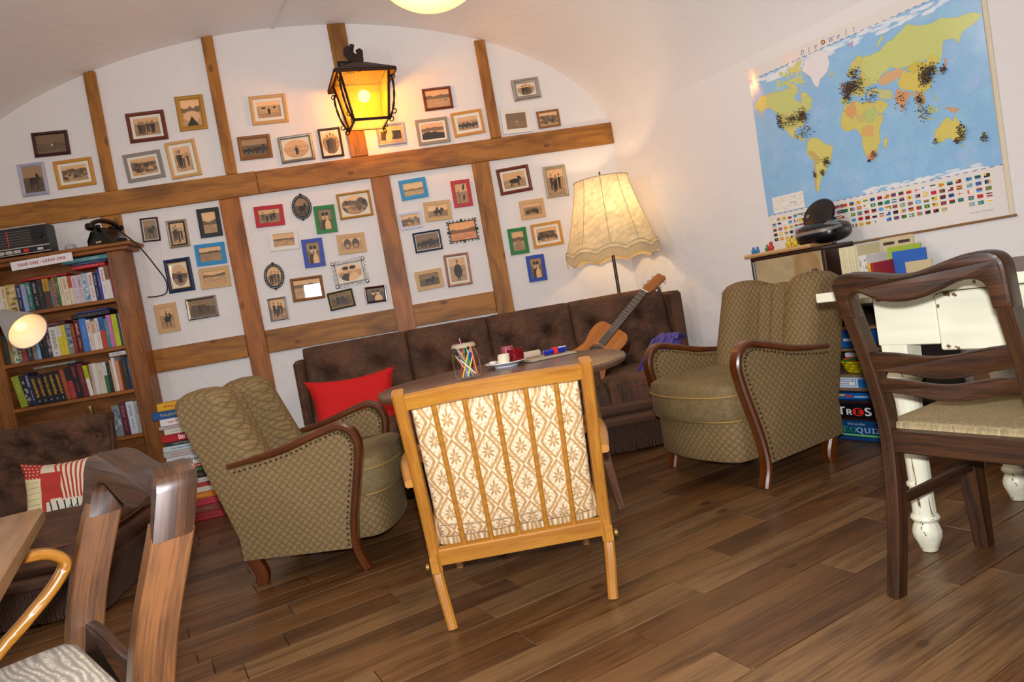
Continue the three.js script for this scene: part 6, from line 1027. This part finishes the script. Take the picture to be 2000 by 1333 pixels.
{ // portable CD player with open lid
  const t = RG('cd_player', 'black and silver portable CD player with raised lid on the television', 'CD player', 1.835, .17, 1.055), bk = std(0x0e0e10, .3), sv = std(0x8a8784, .35, { metalness: .6 });
  const sh = k => { const g = new THREE.SphereGeometry(1, 40, 24), p = g.attributes.position; for (let i = 0; i < p.count; i++) { const x = p.getX(i), y = p.getY(i), z = p.getZ(i), e = v => Math.sign(v) * Math.pow(Math.abs(v), .7); p.setXYZ(i, e(x) * .115, .066 + e(y) * .06 * (1 - .12 * z), e(z) * .138); } g.computeVertexNormals(); return g; }; mesh(t, 'body', [sh(), T(cyl(.01, .01, .01, 10), -.06, .005, -.1), T(cyl(.01, .01, .01, 10), -.06, .005, .1)], bk);
  const band = grid(40, 8, (u, v) => { const a = (u - .5) * 2.9 + Math.PI, e = q => Math.sign(q) * Math.pow(Math.abs(q), .7), y = .088 + .034 * (v - .5) * (1 + .5 * Math.sin(u * 9)) + .012 * Math.sin(u * 6.5 + 1), k = 1.006 * Math.sqrt(Math.max(.2, 1 - ((y - .066) / .072) ** 2)); return [e(Math.cos(a)) * .117 * k, y, e(Math.sin(a)) * .14 * k]; }, 1, 1, true); mesh(t, 'silver_band', band, new THREE.MeshStandardMaterial({ color: 0x8a8784, roughness: .35, metalness: .6, side: THREE.DoubleSide }));
  const lid = mesh(t, 'lid', R(lathe([[0, .014], [.06, .013], [.092, .006], [.1, -.004], [.097, -.008], [.0, -.006]], 40, .6), 0, 0, 1.15).translate(.02, .165, -.03), bk); mesh(lid, 'logo', R(T(R(cyl(.011, .011, .002, 20), 0, 0, 0), 0, .0155, -.055), 0, 0, 1.15).translate(.02, .165, -.03), sv); mesh(t, 'hinge', bx(.03, .07, .09, .12, -.04, .04, .006), bk);
}
{ // annuals and files at the right of the television
  const w = [.016, .016, .016, .016, .016, .016, .02, .02, .016, .014]; let s = 2.0; const nm = ['first cream', 'second cream', 'third cream', 'fourth cream', 'fifth cream', 'tan-covered', 'ring-bound white', 'white speckled', 'yellow and red', 'dark red'];
  w.forEach((q, i) => { const h = i < 6 ? .3 : i < 8 ? .245 : .2, m = book(q, h, .2, comicBase + i, `${nm[i]} booklet in the row right of the television`, RW(s + q / 2, .2, .722 + h / 2), [0, TM - Math.PI / 2, 0], 'booklets beside the television'); s += q + .001; });
  const tx = canvas(256, 320, (c, W, H) => { c.fillStyle = '#cdb992'; c.fillRect(0, 0, W, H); c.fillStyle = '#3a3226'; for (const x of [20, 140]) c.fillRect(x, 22, 90, 16); c.fillStyle = '#b8301e'; c.fillRect(60, 70, 60, 18); c.fillRect(140, 62, 80, 24); c.fillStyle = '#a89468'; c.fillRect(20, 110, 216, 190); });
  const cover = (label, c, s0, wd, h, map) => { const g = cbox(.012, h, wd, .002), P = g.attributes.position, U = g.attributes.uv, N = g.attributes.normal; for (let k = 0; k < P.count; k++) U.setXY(k, clamp(P.getZ(k) / wd + .5), clamp(P.getY(k) / h + .5)); const m = mesh(scene, 'booklet', g, std(map ? 0xffffff : c, .6, map ? { map } : {})); tag(m, label, 'booklet', 'booklets beside the television'); m.position.set(...RW(s0 + wd / 2, .07 + (cover.n = (cover.n || 0) + 1) * .016, .722 + h / 2)); m.rotation.y = TM; };
  cover('tan annual with dark and red print on its cover, facing the room', 0, 2.1, .17, .31, tx); cover('lime green booklet in front of the tan annual', 0x9ab43a, 2.14, .17, .26); cover('bright blue booklet with a pink patch, facing the room', 0x2a62b8, 2.17, .17, .235, canvas(64, 64, (c) => { c.fillStyle = '#2a62b8'; c.fillRect(0, 0, 64, 64); c.fillStyle = '#d8a8cc'; c.beginPath(); c.arc(50, 44, 12, 0, 7); c.fill(); c.fillStyle = '#6ab030'; c.fillRect(14, 50, 14, 14); })); cover('low cream booklet at the right end of the row', 0xcfbf92, 2.24, .13, .175);
}

// ------------------------------------------------------------------ white painted work table
{
  const paint = (seed, chip) => dataTex(512, 512, (u, v) => { const n = fbm(u * 9, v * 9, 9, 9, seed, 5), f = fbm(u * 50, v * 50, 50, 50, seed + 3, 2), c = sst(chip, chip + .02, n * .75 + f * .25), k = .96 + .08 * (fbm(u * 4, v * 30, 4, 30, seed + 7, 2) - .5); return [lerp(226 * k, 106, c), lerp(222 * k, 78, c), lerp(194 * k, 52, c)]; }, .7, .7);
  const pm = std(0xffffff, .5, { map: paint(160, .715) }), pm2 = std(0xffffff, .4, { map: paint(163, .67) }), topM = phys(0xffffff, .45, { map: walnutTex });
  const t = thing('work_table', 'cream painted work table with turned legs and chipped paint at the right', 'table', [CX, 0, BACK], TM);   // local: x = -off, z = s
  const S0 = 2.74, S1 = 4.15, O0 = .72, O1 = 1.512;
  mesh(t, 'tabletop', bx(-O1, -O0, .872, .884, S0, S1, .003, 2), topM); mesh(t, 'top_edge', [bx(-O1 - .001, -O1 + .02, .852, .8835, S0 - .001, S1, .003, 2), bx(-O1 + .02, -O0, .852, .8715, S0 - .001, S0 + .03, .003), bx(-O1 + .02, -O0, .852, .8715, S0 + .03, S1, .002, 2)], pm2);
  mesh(t, 'apron', [bx(-O1 + .04, -O1 + .062, .69, .852, 2.915, 3.11, .003, 2), bx(-O1 + .062, -O0 - .04, .69, .852, 2.915, 2.937, .003), bx(-O0 - .06, -O0 - .04, .69, .852, 2.937, S1 - .1, .003, 2)], pm); mesh(t, 'drawer_front', bx(-O1 + .034, -O1 + .056, .672, .846, 3.114, 3.66, .004, 2), pm); mesh(t, 'apron', bx(-O1 + .04, -O1 + .062, .69, .852, 3.664, S1 - .05, .003, 2), pm);
  
  const leg = [[0, .002], [.024, .002], [.027, .012], [.032, .025], [.042, .05], [.0435, .068], [.037, .09], [.031, .1], [.04, .106], [.043, .113], [.041, .12], [.035, .127], [.034, .215], [.04, .221], [.041, .228], [.034, .236], [.035, .4], [.039, .5], [.046, .545], [.05, .553], [.044, .56], [.05, .57], [.053, .585], [.045, .6], [.04, .615], [0, .615]];
  for (const [o, s] of [[1.43, 2.962], [.848, 2.962], [1.43, 4.05], [.848, 4.05]]) mesh(t, 'leg', [T(lathe(leg, 36, .5), -o, 0, s), bx(-o - .04, -o + .04, .612, .85, s - .042, s + .042, .003, 1)], pm2);
}
{ // things stored under the work table
  const c = RG('wooden_crate', 'low wooden crate with sticks behind the dark chair under the work table', 'crate', 3.32, .62, 0), m = std(0x7a5230, .7, { map: tableTex });
  for (const [a, b, e, f, g2, h] of [[-.2, .2, 0, .4, -.22, -.2], [-.2, .2, 0, .4, .2, .22], [-.2, -.18, 0, .4, -.2, .2], [.18, .2, 0, .4, -.2, .2], [-.18, .18, .0, .02, -.2, .2]]) mesh(c, 'board', bx(a, b, e, f, g2, h, .003), m);
  const r = mulberry(31); for (let k = 0; k < 3; k++) { const x = -.1 + r() * .2, z = -.12 + r() * .24, q = RG('stick', ['reddish brown', 'light brown', 'dark red'][k] + ' wooden stick standing in the crate under the work table', 'stick', 3.32 + z, .62 - x, .021, 'sticks in the crate'); mesh(q, 'rod', between([0, 0, 0], [(r() - .5) * .1, .52 + r() * .12, (r() - .5) * .1], .006, .006, 7), std([0x7a3a1e, 0x8a5a2e, 0x5a1e18][k % 3], .5)); }
  const b = RG('cardboard_box', 'brown cardboard box with dark stripe under the work table', 'box', 2.82, .3, 0); mesh(b, 'body', bx(-.17, .17, 0, .4, -.16, .16, .004), std(0x8a6a4a, .8)); mesh(b, 'stripe', bx(-.172, .1, .33, .36, -.1, .161, .001), std(0x1f2a3a, .6));
  const names2 = ['pinkish striped', 'brown', 'dark red', 'cream', 'black', 'tan']; [0xc46a8a, 0x6a4a34, 0x6a1e22, 0xc9b894, 0x22201e, 0x9a7a52].forEach((c2, i) => { const q = mesh(scene, 'book', cbox(.2, .26, .026, .003), std(c2, .6)); tag(q, `${names2[i]} book standing on the floor under the work table`, 'book', 'books under the work table'); q.position.set(...RW(2.9 + i * .028, .6, .131)); q.rotation.y = TM; });
  const bag = RG('cloth_bag', 'grey-green folded cloth on the crate under the work table', 'cloth', 3.36, .55, .402); mesh(bag, 'folds', pillow(.3, .2, .06, 14, .05, .2).map(q => T(R(q, -Math.PI / 2), 0, .032, .02)), std(0x6a7464, .9));
}

// ------------------------------------------------------------------ table corner and bentwood chair at the left edge
{
  const t = thing('side_table', 'brown wooden table whose corner enters at the lower left edge', 'table', [CX, 0, BACK], TM), O = 3.807, S = 2.35;
  mesh(t, 'tabletop', bx(-O - .75, -O, .715, .75, S, S + 1.1, .006, 2), MAT.tabletop); for (const [o, s] of [[O + .2, S + .28], [O + .6, S + .28], [O + .2, S + .9], [O + .6, S + .9]]) mesh(t, 'leg', bx(-o - .03, -o + .03, 0, .714, s - .03, s + .03, .004, 1), MAT.tabletop);
  mesh(t, 'apron', [bx(-O - .7, -O - .05, .675, .714, S + .05, S + .07, .003), bx(-O - .07, -O - .05, .675, .714, S + .1, S + 1, .003, 2)], MAT.tabletop);
}
{
  // local x runs back to front, z across; the near arm lies in the plane z = 0
  const t = thing('bentwood_chair', 'yellow bentwood armchair, only its curved arm showing at the left edge', 'chair', [-.878, 0, -1.77], 45 * DEG);
  for (const z of [0, -.5]) mesh(t, 'arm_loop', sweep([[-.62, .55, z], [-.4, .6, z], [-.24, .634, z], [-.148, .644, z], [-.097, .65, z], [-.05, .638, z], [-.024, .608, z], [-.045, .574, z], [-.121, .512, z], [-.18, .47, z], [-.3, .36, z], [-.5, .16, z], [-.6, .05, z], [-.64, .018, z]], .03, .032, { up: V(0, 0, 1), n: 80, round: true }), MAT.beech);
  mesh(t, 'seat', T(R(pillow(.46, .44, .08, 16, .02)[0], -Math.PI / 2), -.46, .38, -.25), std(0x7a5a3a, .8)); mesh(t, 'seat_frame', [bx(-.7, -.24, .34, .37, -.482, -.018, .005)], MAT.beech); mesh(t, 'backrest', R(cbox(.04, .45, .44, .015), 0, 0, .25).translate(-.74, .62, -.25), std(0x7a5a3a, .8));
}
renderer.render(scene, camera);
